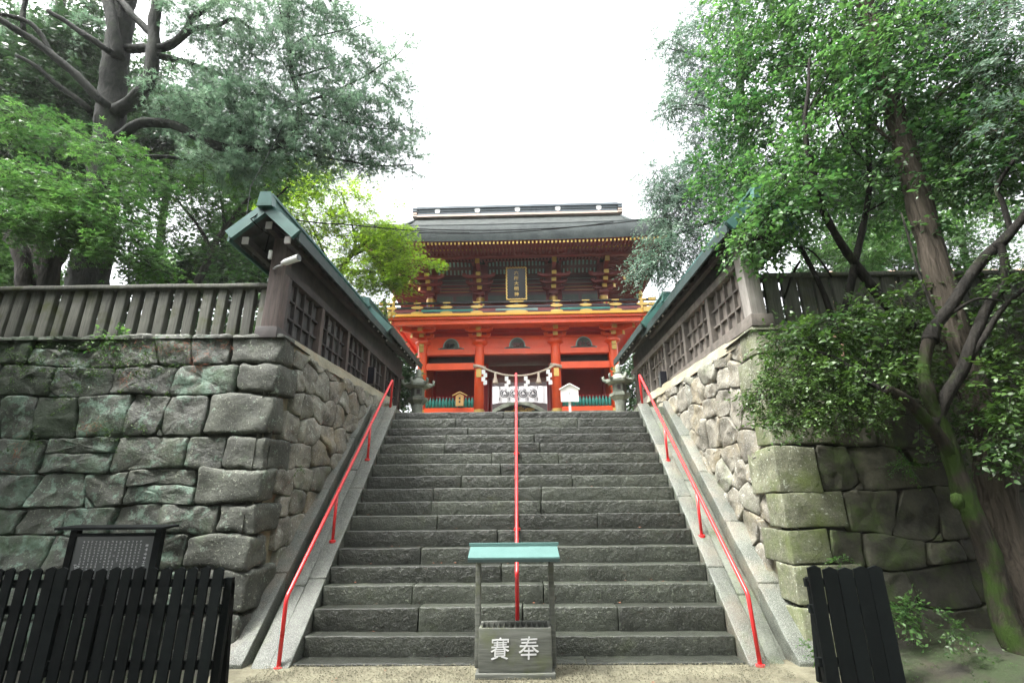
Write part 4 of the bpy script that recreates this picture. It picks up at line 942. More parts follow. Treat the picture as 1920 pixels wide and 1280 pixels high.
# ------------------------------------------------------------------ small boards
sg = thing('sign_board', 'white house-shaped sign board on a post before the right columns of the gate', 'sign', (1.14, 11.2, 3.235))
mb = MB(); mb.box(1.115, 1.165, 11.2, 11.24, 3.2, 3.8); obj('post', mb, M['white'], sg)
mb = MB(); mb.prism([(.945, 11.16, 3.75), (1.335, 11.16, 3.75), (1.335, 11.16, 4.03), (1.14, 11.16, 4.14), (.945, 11.16, 4.03)], (0, .035, 0)); bd = obj('board', mb, M['white'], sg)
for s_ in (-1, 1): mb = MB(); mb.beam((1.14, 11.165, 4.15), (1.14+s_*.225, 11.165, 4.025), .09, .018, up=(0, 0, 1)); obj('roof_board', mb, M['white'], sg)
mb = MB()
for r in range(3): mb.box(1.132, 1.148, 11.155, 11.1585, 3.90+r*.022, 3.912+r*.022)
obj('print', mb, M['notice'], bd)
em = thing('ema_board', 'small pale wooden gabled board hung before the green balusters', 'sign', gw(-2.06, -.25, 5.1))
mb = MB(); mb.prism([gw(-2.20, -.26, 4.94), gw(-1.92, -.26, 4.94), gw(-1.92, -.26, 5.30), gw(-2.06, -.26, 5.40), gw(-2.20, -.26, 5.30)], (0, .04, 0)); obj('board', mb, M['ema'], em)
for s_ in (-1, 1): mb = MB(); mb.beam(gw(-2.06, -.26, 5.44), gw(-2.06+s_*.27, -.26, 5.30), .10, .03); obj('roof_board', mb, M['ema'], em)
mb = MB()
for r in range(2): mb.box(*[v for p in zip(gw(-2.09, -.275, 0)[:2], gw(-2.03, -.268, 0)[:2]) for v in p], 5.05+.13*r, 5.12+.13*r)
obj('print', mb, M['ink'], em)
# ------------------------------------------------------------------ stone lanterns
def lantern(x, y, zb, label, flip):
    t = thing('stone_lantern', label, 'lantern', (x, y, zb), R(15*flip), 'stone lanterns flanking the head of the stairs')
    def P(nm, mb, sm=False): return obj(nm, mb, M['lantern'], t, True, sm)
    t.scale = (.74, .74, .9)
    P('base', MB().lathe(0, 0, [(.42, 0), (.42, .12), (.30, .20), (.26, .22)], 6)); P('shaft', MB().lathe(0, 0, [(.20, .22), (.185, .5), (.185, .75), (.20, .92)], 16), True)
    P('platform', MB().lathe(0, 0, [(.22, .92), (.36, 1.04), (.36, 1.12), (.24, 1.15)], 6)); fb = P('firebox', MB().lathe(0, 0, [(.24, 1.15), (.24, 1.40)], 6))
    for k in range(0, 6, 2): a = R(60*k+30); c, s = math.cos(a), math.sin(a); obj('window', MB().beam((c*.212, s*.212, 1.21), (c*.212, s*.212, 1.34), .11, .012, up=(c, s, 0)), M['slot'], fb, True)
    P('cap', MB().lathe(0, 0, [(.30, 1.39), (.46, 1.44), (.47, 1.50), (.30, 1.58), (.16, 1.68), (.12, 1.70)], 6))
    for k in range(6):
        a = R(60*k); c, s = math.cos(a), math.sin(a); P('curl', MB().tube([(c*.36, s*.36, 1.53), (c*.46, s*.46, 1.50), (c*.54, s*.54, 1.54), (c*.55, s*.55, 1.61), (c*.50, s*.50, 1.63)], [.05, .055, .05, .045, .03], 8), True)
    P('finial', MB().lathe(0, 0, [(.13, 1.70), (.15, 1.74), (.08, 1.78), (.11, 1.86), (.07, 1.95), (0, 2.0)], 12), True)
    return t
lantern(-2.60, 13.0, 3.235, 'stone lantern with curled cap before the eave end on the pine side', 1); lantern(2.62, 13.0, 3.30, 'stone lantern with curled cap beside the white sign board, before the copper eave', -1)
# ------------------------------------------------------------------ spotlight, box lamps, cables
sl = thing('spotlight', 'white tubular spotlight fixed to the corner post under the green eave', 'spotlight', (-3.25, 6.45, 5.05))
p0, p1 = Vector(at(529, 494, 6.45)), Vector(at(560, 483, 6.35)); d = (p1-p0)
mb = MB(); mb.tube([p0, p0+d*.15, p0+d*.2, p1], [.03, .04, .045, .05], 14); obj('body', mb, M['white'], sl, smooth=False)
mb = MB(); mb.tube([p0+Vector((-.17, .12, -.02)), p0+Vector((-.08, .03, -.03)), p0+Vector((0, 0, -.03))], .016, 8); obj('arm', mb, M['steel'], sl)
mb = MB(); mb.tube([p1, p1+d*.03], .043, 14); obj('lens', mb, M['notice'], sl)
jb = tag(obj('junction_box', MB().box(-3.53, -3.49, 6.50, 6.54, 4.93, 5.06), M['white'], None), 'small white junction box on the dark corner post below the spotlight', 'junction box')
for px, py, X, label in ((691, 705, -3.02, 'black box lamp on the dark lattice boards beside the rail top'), (1249, 712, 3.06, 'black box lamp on the weathered lattice boards beside the rail top')):
    d = FWD*FPX+RGT*(px-960)+UPV*(640-py); p = EYE+d*(X/d[0]); s_ = 1 if X > 0 else -1
    t = thing('box_lamp', label, 'lamp', tuple(p), 0, 'box lamps on the timber walls')
    a, b = sorted((X-s_*.13, X)); mb = MB(); mb.box(a, b, p[1]-.07, p[1]+.07, p[2]-.17, p[2]+.17); obj('housing', mb, M['black'], t)
    mb = MB(); a, b = sorted((X-s_*.135, X-s_*.11)); mb.box(a, b, p[1]-.05, p[1]+.05, p[2]-.12, p[2]+.13); obj('pane', mb, M['notice'], t)
def cable(pts, r, label, sag=0.):
    P = [Vector(p) for p in pts]; out = []
    for a, b in zip(P, P[1:]):
        for t in np.linspace(0, 1, 14)[:-1]: q = a.lerp(b, t); out.append(q-Vector((0, 0, sag*4*t*(1-t))))
    out.append(P[-1]); o = obj('cable', MB().tube(out, r, 6), M['cable'], smooth=True); return tag(o, label, 'cable')
cable([at(493, 398, 6.3), at(640, 420, 9), at(880, 436, 14.8)], .012, 'black cable running from the green ridge end towards the gate roof', .05)
cable([at(700, 424, 15.0), at(1240, 408, 15.0)], .018, 'upper thin pale cable hanging before the dark gate roof', .30); cable([at(690, 430, 15.1), at(1150, 416, 15.1)], .016, 'lower thin cable sagging before the gate roof edge', .28)
cable([at(497, 470, 6.5), at(505, 440, 6.45), at(470, 410, 6.2), at(492, 392, 6.25)], .008, 'loose black cable looped round the green gable end', .02)
cable([at(560, 180, 9.6), at(470, 350, 8), at(460, 420, 6.3)], .007, 'thin black wire dropping from the pine branch to the green roof', .02)
# ------------------------------------------------------------------ house at the edge of the picture
hs = thing('far_house', 'tan roofed house glimpsed beyond the trees at the picture edge', 'house', (14.3, 15, 3.7))
mb = MB(); mb.box(13.0, 20, 15.5, 22, 3.7, 7.6); wl_ = obj('wall', mb, M['tan_wall'], hs)
for k in range(3): mb = MB(); mb.box(13.5+2*k, 14.5+2*k, 15.45, 15.52, 5.2, 6.6); obj('window', mb, M['slot'], wl_)
mb = MB()
for y0, z0, y1, z1 in ((14.5, 7.6, 18.7, 10.2), (22.9, 7.6, 18.7, 10.2)):
    c = [(12.2, y0, z0), (21, y0, z0), (21, y1, z1), (12.2, y1, z1)]; c = c if y0 < y1 else c[::-1]; mb.hexa(c+[(p[0], p[1], p[2]+.18) for p in c])
obj('roof', mb, M['tan_roof'], hs); mb = MB(); mb.box(12.2, 21, 14.42, 14.5, 7.5, 7.8); obj('eave_board', mb, M['frame_pale'], hs)
# ------------------------------------------------------------------ vegetation
def unit(a): return a/np.maximum(np.linalg.norm(a, axis=-1, keepdims=True), 1e-9)
def catmull(P, k=5):
    P = [np.array(p, float) for p in P]; P = [2*P[0]-P[1]]+P+[2*P[-1]-P[-2]]; out = []
    for i in range(1, len(P)-2):
        for t in np.linspace(0, 1, k, endpoint=False):
            a, b, c, d = P[i-1:i+3]; out.append(.5*(2*b+(c-a)*t+(2*a-5*b+4*c-d)*t*t+(3*b-a-3*c+d)*t**3))
    return out+[P[-2]]
def limb(mb, px, r0, r1, n=9, wob=.03, k=5):
    """tapered branch through photo pixels with world depths (px, py, Y)"""
    return limb3(mb, [at(*p) for p in px], r0, r1, n, wob, k)
def limb3(mb, pts, r0, r1, n=9, wob=.03, k=5):
    P = catmull(pts, k); N = len(P)
    for i in range(1, N-1): P[i] = P[i]+np.array(mnoise.noise_vector(Vector(P[i]*1.7)))*wob
    rad = [r0+(r1-r0)*(i/(N-1)) for i in range(N)]; rad = [r*(1+.10*mnoise.noise(Vector((p[0]*4, p[1]*4, p[2]*4)))) for r, p in zip(rad, P)]
    return mb.tube(P, rad, n, lump=.16)
class Crown:
    def __init__(s, k=1.): s.k = k; s.P = []; s.D = []; s.N = []; s.L = []; s.T = []; s.tw = []
    def clump(s, px, py, Y, rx, ry, n, ln=.45, per=14, leaf=.06, flat=.4, droop=.2, tint=None, dep=1., hang=0.):
        c = at(px, py, Y); m = 1/ppm(c); R3 = np.array([rx*m, (rx+ry)*.5*m*dep, ry*m])
        return s.clump3(c, R3, n, ln, per, leaf, flat, droop, tint, hang)
    def clump3(s, c, R3, n, ln, per, leaf, flat, droop, tint=None, hang=0.):
        n = max(1, int(n*s.k)); u = unit(nrg.normal(size=(n, 3))); rr = nrg.uniform(.25, 1., (n, 1))**.5; O = np.asarray(c)+u*rr*R3
        d = u*np.array([1, 1, 1-flat])*.8+nrg.normal(size=(n, 3))*np.array([.6, .6, .5*(1-flat)+.12]); d[:, 2] -= droop; d = unit(d)
        l = ln*nrg.uniform(.55, 1.2, (n, 1)); t = (np.arange(per)+.5)/per
        side = unit(np.cross(d, np.array([0, 0, 1.])+nrg.normal(size=(n, 3))*.15)); up = np.cross(side, d)
        P = O[:, None]+d[:, None]*l[:, None]*t[None, :, None]; P[..., 2] -= (t[None, :]**2)*l*(.16+hang); P += nrg.normal(size=P.shape)*leaf*.35
        sg = np.where(np.arange(per) % 2, 1., -1.)[None, :, None]
        D = unit(d[:, None]*.65+side[:, None]*sg*.85+nrg.normal(size=P.shape)*.28-np.array([0, 0, .12+hang*.4]))
        Nn = unit(up[:, None]*(.5+flat)+nrg.normal(size=P.shape)*(.55-.3*flat))
        s.P.append(P.reshape(-1, 3)); s.D.append(D.reshape(-1, 3)); s.N.append(Nn.reshape(-1, 3)); k = n*per
        s.L.append(leaf*np.repeat(nrg.uniform(.8, 1.2, n), per)*nrg.uniform(.55, 1.3, k)); base = nrg.uniform(.2, .7) if tint is None else tint
        s.T.append(np.clip(base+np.repeat(nrg.normal(0, .2, n), per)+nrg.normal(0, .18, k), 0, 1)); s.tw.append((O-d*l*.25, O+d*l*.95-np.array([0, 0, 1.])*l*(.14+hang*.8)))
    def build(s, name, mat, parent, shape='oval', ratio=.48, twig=None, tr=.004):
        P, D, N, L, T = (np.concatenate(q) for q in (s.P, s.D, s.N, s.L, s.T)); S = unit(np.cross(D, N)); N = np.cross(S, D); L = L[:, None]; k = len(P)
        if shape == 'oval':
            V = np.stack([P, P+D*L*.30+S*L*ratio*.45+N*L*.05, P+D*L*.62+S*L*ratio*.42+N*L*.05, P+D*L-N*L*.10, P+D*L*.62-S*L*ratio*.42+N*L*.05, P+D*L*.30-S*L*ratio*.45+N*L*.05], 1)
            F = np.array([(0, 1, 5), (1, 2, 4), (1, 4, 5), (2, 3, 4)])
        elif shape == 'quad':
            V = np.stack([P, P+D*L*.5+S*L*ratio*.5+N*L*.06, P+D*L, P+D*L*.5-S*L*ratio*.5+N*L*.06], 1); F = np.array([(0, 1, 2), (0, 2, 3)])
        elif shape == 'maple':
            ang = [-1.9, -.95, 0, .95, 1.9]; ln = [.55, .85, 1., .85, .55]; V = [P]
            for i, (a, q) in enumerate(zip(ang, ln)):
                for da, f in ((-.26, .42), (0, 1.), (.26, .42)):
                    V.append(P+(D*math.cos(a+da)+S*math.sin(a+da))*L*.62*q*f*(1 if f == 1 else 1.0)+D*L*.25-N*L*.12*f*q)
            V = np.stack(V, 1); V[:, 0] += D*L*.22; F = np.array([f for i in range(5) for f in ((1+3*i, 2+3*i, 3+3*i),)]+[(0, 1, 6), (0, 6, 9), (0, 9, 15), (0, 3, 7), (0, 7, 12)])
        elif shape == 'needle':
            m = 13; th = nrg.uniform(0, 2*math.pi, (k, m)); ph = nrg.uniform(.25, 1.15, (k, m))
            dd = D[:, None]*np.cos(ph)[..., None]+(S[:, None]*np.cos(th)[..., None]+N[:, None]*np.sin(th)[..., None])*np.sin(ph)[..., None]
            w = unit(np.cross(dd, nrg.normal(size=dd.shape)))*.0042; B = P[:, None]; ln_ = L[:, None]*nrg.uniform(.7, 1.15, (k, m, 1))
            V = np.stack([B+w, B-w, B+dd*ln_], 2).reshape(-1, 3, 3); F = np.array([(0, 1, 2)]); T = np.repeat(T, m); k = k*m
        nv = V.shape[1]; F = (np.arange(k)[:, None, None]*nv+F[None]).reshape(-1, 3)
        o = link(name, np_mesh(name, V.reshape(-1, 3), F, mat, np.repeat(T, nv)), parent)
        if twig is not None:
            A = np.concatenate([a for a, b in s.tw]); B = np.concatenate([b for a, b in s.tw]); n = len(A); d = unit(B-A); r = unit(np.cross(d, np.array([.2, .3, 1.]))); u = np.cross(d, r); M_ = (A+B)/2+np.array([0, 0, .02])
            rings = []
            for C, q in ((A, 1.), (M_, .75), (B, .3)):
                for a in (0, 2.094, 4.189): rings.append(C+(r*math.cos(a)+u*math.sin(a))*tr*q)
            V = np.stack(rings, 1); F = np.array([(a*3+i, a*3+(i+1) % 3, a*3+3+(i+1) % 3, a*3+3+i) for a in (0, 1) for i in range(3)])
            q = link('twig', np_mesh('twig', V.reshape(-1, 3), (np.arange(n)[:, None, None]*9+F[None]).reshape(-1, 4), twig), parent); tag(q, kind='stuff')
        return o

# ---- pine on the left plateau
pine = thing('pine_tree', 'tall old pine with crooked limbs and thin grey-green needles reaching over the wall', 'tree', tuple(at(168, 540, 8.9)))
mb = MB(); limb(mb, [(160, 585, 8.9), (166, 530, 8.9), (180, 430, 8.9), (198, 320, 8.9), (206, 230, 8.9), (214, 140, 8.9), (228, 50, 8.9), (240, -60, 8.9), (246, -220, 8.9)], .36, .19, 14, .04, 8); obj('trunk', mb, M['pine_bark'], pine, smooth=True)
PL = [([(218, 215, 8.8), (255, 185, 8.7), (277, 149, 8.6), (290, 92, 8.6), (288, 50, 8.6), (296, 10, 8.6), (312, -60, 8.6)], .17, .12), ([(222, 110, 8.7), (216, 60, 8.6), (204, 15, 8.6), (190, -40, 8.6)], .16, .12),
      ([(286, 66, 8.6), (262, 42, 8.6), (240, 20, 8.6), (222, -5, 8.7)], .10, .08), ([(238, 92, 8.8), (272, 88, 8.7), (306, 90, 8.6), (334, 74, 8.6), (352, 58, 8.6), (362, 34, 8.7), (386, 14, 8.7), (430, -12, 8.8)], .12, .07),
      ([(346, 66, 8.6), (376, 52, 8.7), (408, 46, 8.8), (440, 36, 9), (470, 55, 9.1), (480, 70, 9.2)], .07, .03), ([(296, 105, 8.6), (332, 112, 8.8), (372, 124, 9), (416, 140, 9.2), (455, 165, 9.4), (500, 196, 9.6), (548, 200, 9.9)], .085, .03),
      ([(215, 262, 8.8), (262, 232, 8.7), (320, 232, 8.8), (372, 258, 8.9), (420, 275, 9), (470, 279, 9.1), (517, 273, 9.2), (543, 252, 9.3), (558, 214, 9.3), (558, 180, 9.3), (547, 134, 9.4), (541, 84, 9.5), (541, 30, 9.6), (548, -40, 9.7)], .13, .04),
      ([(522, 272, 9.2), (562, 284, 9.5), (600, 293, 9.8), (665, 305, 10.2), (725, 311, 10.6), (775, 309, 10.9)], .05, .012), ([(560, 195, 9.3), (592, 184, 9.6), (628, 172, 9.9), (668, 153, 10.2), (708, 126, 10.5), (742, 105, 10.8), (776, 62, 11)], .045, .010),
      ([(556, 215, 9.3), (600, 218, 9.7), (660, 232, 10.1), (720, 242, 10.5), (780, 246, 10.9)], .04, .010), ([(543, 90, 9.5), (580, 70, 9.8), (640, 60, 10.2), (700, 40, 10.6)], .035, .010), ([(550, 145, 9.4), (600, 130, 9.8), (660, 110, 10.2)], .03, .01),
      ([(216, 210, 8.8), (190, 190, 8.6), (153, 150, 8.4), (100, 104, 8.2), (50, 66, 8), (0, 36, 7.8), (-40, 20, 7.7)], .12, .06), ([(98, 102, 8.2), (60, 46, 8), (20, 30, 7.9), (-30, 24, 7.8)], .07, .04), ([(44, 58, 8), (46, 20, 8), (52, -20, 8)], .06, .05),
      ([(90, 20, 8.2), (125, 40, 8.3), (160, 68, 8.4), (210, 100, 8.6)], .05, .08), ([(30, 105, 8), (70, 125, 8.1), (110, 160, 8.3), (170, 210, 8.6)], .04, .07), ([(520, 0, 9.5), (535, 60, 9.5)], .02, .02), ([(430, 275, 9), (450, 250, 9), (440, 238, 9)], .025, .01), ([(210, 270, 8.8), (250, 290, 8.7), (300, 292, 8.8), (350, 300, 9)], .08, .03)]
for p, a, b in PL: mb = MB(); limb(mb, p, a*.85, b*.9, 8, .04); obj('branch', mb, M['pine_bark'], pine, smooth=True)
cr = Crown(1.7)
for (x, y, Y, rx, ry, n) in [(430, 55, 9, 60, 40, 26), (490, 40, 9.4, 60, 45, 34), (520, 120, 9.5, 60, 55, 50), (450, 120, 9.2, 50, 40, 24), (585, 60, 9.9, 55, 45, 36), (640, 85, 10.2, 55, 40, 26), (600, 145, 10, 65, 45, 46), (655, 195, 10.2, 60, 34, 36), (700, 165, 10.5, 45, 30, 14), (690, 228, 10.4, 60, 24, 28),
      (610, 215, 9.9, 70, 36, 46), (740, 245, 10.8, 45, 14, 12), (460, 200, 9.3, 65, 45, 46), (400, 215, 9, 60, 40, 40), (520, 215, 9.4, 60, 36, 40), (600, 268, 9.9, 60, 22, 26), (670, 282, 10.3, 60, 20, 30), (730, 298, 10.7, 48, 14, 20), (640, 303, 10.1, 60, 16, 22), (560, 262, 9.5, 50, 24, 18), (375, 55, 8.8, 45, 35, 16), (335, 30, 8.7, 40, 30, 14),
      (430, 170, 9.2, 50, 30, 26), (330, 195, 8.9, 55, 35, 24), (375, 165, 9, 45, 30, 20), (480, 255, 9.2, 55, 25, 30), (430, 255, 9.1, 50, 25, 26), (600, 15, 10, 50, 30, 26), (650, 35, 10.3, 40, 25, 14), (690, 75, 10.6, 28, 20, 4), (730, 110, 10.8, 28, 16, 7), (766, 75, 11, 10, 18, 3), (560, 0, 9.7, 60, 40, 26), (500, -20, 9.4, 70, 40, 26), (745, 180, 10.8, 34, 24, 10), (725, 140, 10.6, 30, 20, 9), (770, 235, 11, 24, 14, 7), (700, 120, 10.5, 34, 20, 12), (745, 285, 10.8, 34, 14, 12), (700, 200, 10.6, 40, 20, 6), (400, 0, 8.8, 60, 40, 20),
      (60, 30, 9.5, 70, 40, 5), (150, 20, 9, 50, 40, 5), (540, 300, 9.4, 40, 20, 10), (480, 310, 9.3, 50, 26, 22), (410, 310, 9.1, 50, 26, 22)]:
    cr.clump(x, y, Y, rx, ry, max(2, int(n*1.35)), .5, 13, .115, .35, -.1, None, 1.1)
cr.build('crown', M['pine_leaf'], pine, 'needle', twig=M['pine_bark'], tr=.006)

def tree(name, label, cat, bark_m, trunk, branches, clumps, leaf_m, shape, ratio, group=None, tr=.005, crown='crown', dens=3., **kw):
    t = thing(name, label, cat, tuple(at(*trunk[0][0])), 0, group)
    mb = MB(); limb(mb, *trunk, 10); obj('trunk', mb, bark_m, t, smooth=True)
    for b in branches: mb = MB(); limb(mb, *b, 7); obj('branch', mb, bark_m, t, smooth=True)
    c = Crown(dens)
    for q in clumps: c.clump(*q[:6], **{**kw, **(q[6] if len(q) > 6 else {})})
    c.build(crown, leaf_m, t, shape, ratio, twig=bark_m, tr=tr); return t
# ---- left: dark evergreen behind the pine limbs, maples, yellow-green maple by the gate, background trees
tree('evergreen_tree', 'dark glossy evergreen tree filling the upper left behind the crooked pine limbs', 'tree', M['maple_bark'], ([(60, 545, 11.5), (75, 420, 11.5), (95, 250, 11.5), (110, 80, 11.5), (115, -120, 11.5)], .26, .10), [([(85, 300, 11.5), (40, 220, 11.2), (0, 160, 11)], .08, .03), ([(98, 230, 11.5), (150, 170, 11.4), (180, 120, 11.2)], .07, .03)],
     [(30, 130, 11, 70, 50, 95), (95, 170, 11, 70, 50, 100), (130, 100, 11, 60, 50, 80), (60, 225, 11, 80, 45, 105), (150, 205, 11.2, 50, 40, 60), (165, 55, 11.3, 45, 45, 45), (110, 265, 11.2, 70, 40, 80), (10, 280, 11, 60, 50, 70), (140, 140, 11.3, 60, 50, 70), (20, 70, 11, 50, 30, 30), (70, 110, 12.5, 90, 80, 110), (80, 330, 12, 110, 60, 130), (180, 330, 12, 70, 60, 80), (-30, 200, 11, 60, 120, 80)], M['camphor_leaf'], 'quad', .5, leaf=.13, ln=.6, per=15, flat=.2, dens=4.5)
tree('maple_tree', 'bright green layered maple with forked dark trunk behind the picket fence at far left', 'tree', M['maple_bark'], ([(54, 575, 8.0), (50, 530, 8), (40, 475, 8), (22, 450, 8), (-20, 420, 8)], .15, .10), [([(88, 560, 8), (100, 495, 8), (124, 455, 8), (165, 400, 7.9), (215, 350, 7.8)], .16, .05), ([(124, 455, 8), (100, 400, 7.8), (60, 330, 7.6)], .07, .03), ([(150, 420, 7.9), (210, 410, 7.7), (260, 420, 7.5)], .05, .02)],
     [(20, 215, 7.8, 60, 20, 44), (80, 240, 7.8, 60, 14, 40), (150, 268, 7.7, 70, 14, 44), (225, 298, 7.6, 60, 16, 40), (20, 320, 7.4, 50, 22, 44), (70, 365, 7.4, 80, 30, 90), (135, 360, 7.4, 70, 32, 90), (195, 385, 7.4, 60, 34, 85), (60, 420, 7.2, 80, 26, 80), (150, 425, 7.3, 80, 30, 95), (215, 430, 7.3, 50, 36, 70), (240, 470, 7.3, 45, 26, 40), (270, 495, 7.4, 30, 16, 20), (10, 400, 7.2, 50, 26, 50), (100, 450, 7.3, 45, 14, 26), (0, 250, 7.8, 40, 20, 24), (260, 335, 7.6, 40, 14, 20)], M['maple_leaf'], 'maple', .5, leaf=.135, ln=.5, per=12, flat=.9, droop=.12, dens=.95)
tree('maple_tree', 'airy green maple with a leaning thin trunk left of the green roof gable', 'tree', M['maple_bark'], ([(352, 575, 10), (372, 530, 10), (398, 470, 10), (420, 430, 10), (470, 370, 10)], .10, .04), [([(398, 470, 10), (370, 420, 9.9), (330, 370, 9.8)], .05, .02), ([(420, 430, 10), (415, 380, 10), (400, 320, 10)], .04, .02), ([(440, 405, 10), (490, 390, 10), (540, 350, 10)], .04, .02)],
     [(280, 345, 9.6, 50, 22, 40), (330, 345, 9.7, 60, 26, 50), (385, 315, 9.8, 60, 24, 50), (310, 395, 9.6, 60, 24, 42), (370, 390, 9.8, 60, 30, 50), (430, 350, 10, 60, 34, 60), (425, 410, 10, 50, 30, 40), (340, 445, 9.6, 50, 24, 30), (290, 435, 9.6, 40, 24, 26), (480, 340, 10, 50, 34, 44), (455, 300, 10, 50, 24, 34), (520, 330, 10.2, 50, 34, 44), (250, 330, 9.6, 40, 24, 30), (460, 470, 10, 34, 34, 40), (435, 500, 10.2, 40, 30, 40), (560, 310, 10.2, 40, 30, 30)], M['maple_leaf'], 'maple', .5, leaf=.135, ln=.5, per=12, flat=.85, droop=.1, dens=1.0)
tree('maple_tree', 'yellow-green sunlit maple spreading before the left side of the red gate', 'tree', M['maple_bark'], ([(600, 640, 12.6), (625, 560, 12.6), (640, 505, 12.6), (665, 470, 12.6), (700, 440, 12.4)], .12, .04), [([(640, 505, 12.6), (700, 510, 12.3), (760, 500, 12.1)], .05, .015), ([(650, 490, 12.6), (665, 460, 12.6), (660, 420, 12.6), (640, 360, 12.6)], .05, .015), ([(660, 478, 12.6), (690, 465, 12.4), (715, 455, 12.3)], .045, .02), ([(632, 530, 12.6), (600, 460, 12.6), (570, 400, 12.6)], .05, .02), ([(612, 600, 12.6), (660, 580, 12.4), (710, 570, 12.2)], .03, .01)],
     [(560, 375, 12.4, 45, 36, 40), (600, 345, 12.5, 40, 34, 36), (600, 420, 12.4, 46, 34, 46), (645, 345, 12.6, 34, 28, 26), (660, 385, 12.4, 40, 24, 34), (645, 425, 12.4, 44, 26, 44), (700, 430, 12.2, 40, 16, 34), (742, 440, 12, 30, 12, 24), (740, 462, 12, 28, 14, 24), (690, 460, 12.2, 44, 20, 44), (720, 490, 12, 40, 14, 36), (665, 500, 12.2, 44, 20, 40), (700, 520, 12, 44, 16, 40), (740, 512, 11.9, 28, 10, 20), (780, 492, 11.8, 36, 6, 18), (725, 535, 11.9, 38, 12, 28), (660, 540, 12.2, 40, 16, 28), (700, 572, 11.9, 24, 10, 14), (620, 480, 12.4, 40, 30, 36), (690, 350, 12.6, 14, 20, 4), (735, 395, 12.3, 26, 10, 5), (615, 310, 12.6, 26, 20, 12), (580, 450, 12.5, 30, 30, 26), (525, 400, 12.4, 40, 34, 34), (760, 470, 11.9, 20, 12, 8)], M['yellow_maple_leaf'], 'maple', .5, leaf=.11, ln=.42, per=12, flat=.7, droop=.08, dens=2.8)
for i, (lab, tr_, cl) in enumerate([
    ('dark background tree showing between the pine trunk and the airy maple', [(290, 560, 15), (300, 450, 15), (320, 300, 15), (340, 200, 15)], [(260, 250, 14.5, 60, 40, 60), (320, 280, 14.5, 70, 44, 80), (380, 300, 14.8, 60, 40, 60), (300, 335, 14.8, 50, 30, 30), (340, 240, 15, 60, 34, 50), (255, 200, 15, 40, 40, 30), (270, 120, 15, 30, 50, 20), (235, 160, 14.5, 40, 50, 36), (310, 225, 14.5, 60, 40, 60), (365, 255, 14.5, 50, 34, 44), (410, 215, 14.5, 50, 40, 30), (330, 150, 14.8, 50, 40, 24)]),
    ('dense dark tree low behind the fence left of the roofed wall', [(455, 560, 14), (452, 480, 14), (450, 380, 14), (440, 300, 14)], [(440, 470, 13.5, 50, 50, 90), (400, 510, 13.5, 50, 30, 60), (330, 505, 13.5, 60, 26, 60), (470, 410, 13.8, 40, 50, 60), (300, 520, 13.5, 50, 20, 40), (470, 520, 13.5, 40, 30, 50), (490, 330, 14, 60, 44, 70), (430, 290, 14, 60, 40, 60), (550, 330, 14, 50, 30, 30)]),
    ('shaded tree crown above the far left end of the picket fence', [(-40, 560, 13), (-30, 460, 13), (-20, 330, 13)], [(10, 460, 12.5, 60, 40, 60), (-20, 390, 12.5, 60, 60, 60), (30, 510, 12.5, 70, 24, 60, dict(tint=.95))])]):
    tree('background_tree', lab, 'tree', M['maple_bark'], (tr_, .16, .06), [], cl, M['camphor_leaf'] if i != 2 else M['maple_leaf'], 'quad', .55, 'trees behind the left fence', leaf=.14, ln=.6, per=14, flat=.25, dens=4.5)
hd = thing('hedge', 'dark clipped shrubbery along the back of the long picket fence', 'hedge', (-6, 8.6, 3.7)); c = Crown(2)
for i in range(26): c.clump3(np.array([-4.0-.30*i, 8.3+.5*(i % 3), 4.25+.08*(i % 2)]), np.array([.42, .45, .52+.06*(i % 4)]), 60, .4, 14, .10, .2, .1)
c.build('foliage', M['camphor_leaf'], hd, 'quad', .5, twig=M['maple_bark'])
# ---- right: cedar, mossy leaning tree, thin forked tree, cypress by the gate, bright maple behind
cd = thing('cedar_tree', 'straight cedar with pinkish fibrous bark standing before the right wall', 'tree', tuple(at(1905, 1110, 5.85)))
mb = MB(); limb(mb, [(1925, 1240, 5.75), (1908, 1150, 5.8), (1886, 1010, 5.85), (1868, 900, 5.85), (1842, 780, 5.85), (1800, 660, 5.85), (1768, 545, 5.85), (1730, 405, 5.85), (1692, 265, 5.85), (1655, 130, 5.85), (1610, -40, 5.85), (1570, -200, 5.85)], .215, .095, 14, .015, 6); obj('trunk', mb, M['cedar_bark'], cd, smooth=True)
for p, a, b in [([(1700, 290, 5.85), (1640, 240, 5.9), (1560, 150, 6.2), (1480, 90, 6.6)], .03, .01), ([(1690, 260, 5.85), (1760, 180, 5.7), (1840, 120, 5.6), (1930, 60, 5.4)], .03, .01)]: mb = MB(); limb(mb, p, a, b, 7); obj('branch', mb, M['cedar_bark'], cd, smooth=True)
c = Crown(3)
for q in [(1850, 60, 5.4, 110, 70, 60), (1900, 140, 5.3, 70, 70, 40), (1760, -20, 5.6, 120, 60, 50), (1640, -40, 5.9, 110, 60, 40), (1500, -30, 6.4, 90, 40, 30), (1870, 240, 5.3, 70, 50, 26)]: c.clump(*q, .5, 24, .06, .3, .3, None, .8, .25)
c.build('crown', M['hinoki_leaf'], cd, 'quad', .34, twig=M['cedar_bark'])
ms = thing('mossy_tree', 'leaning moss-covered tree with long bare limbs and glossy leaves at right', 'tree', tuple(at(1895, 1190, 5.45)))
mb = MB(); limb(mb, [(1930, 1250, 5.4), (1895, 1170, 5.45), (1858, 1060, 5.5), (1822, 960, 5.5), (1792, 870, 5.5), (1762, 800, 5.5), (1738, 740, 5.45), (1734, 690, 5.45), (1742, 640, 5.4), (1748, 622, 5.4)], .118, .050, 12, .045, 6)
obj('trunk', mb, M['moss_bark'], ms, smooth=True)
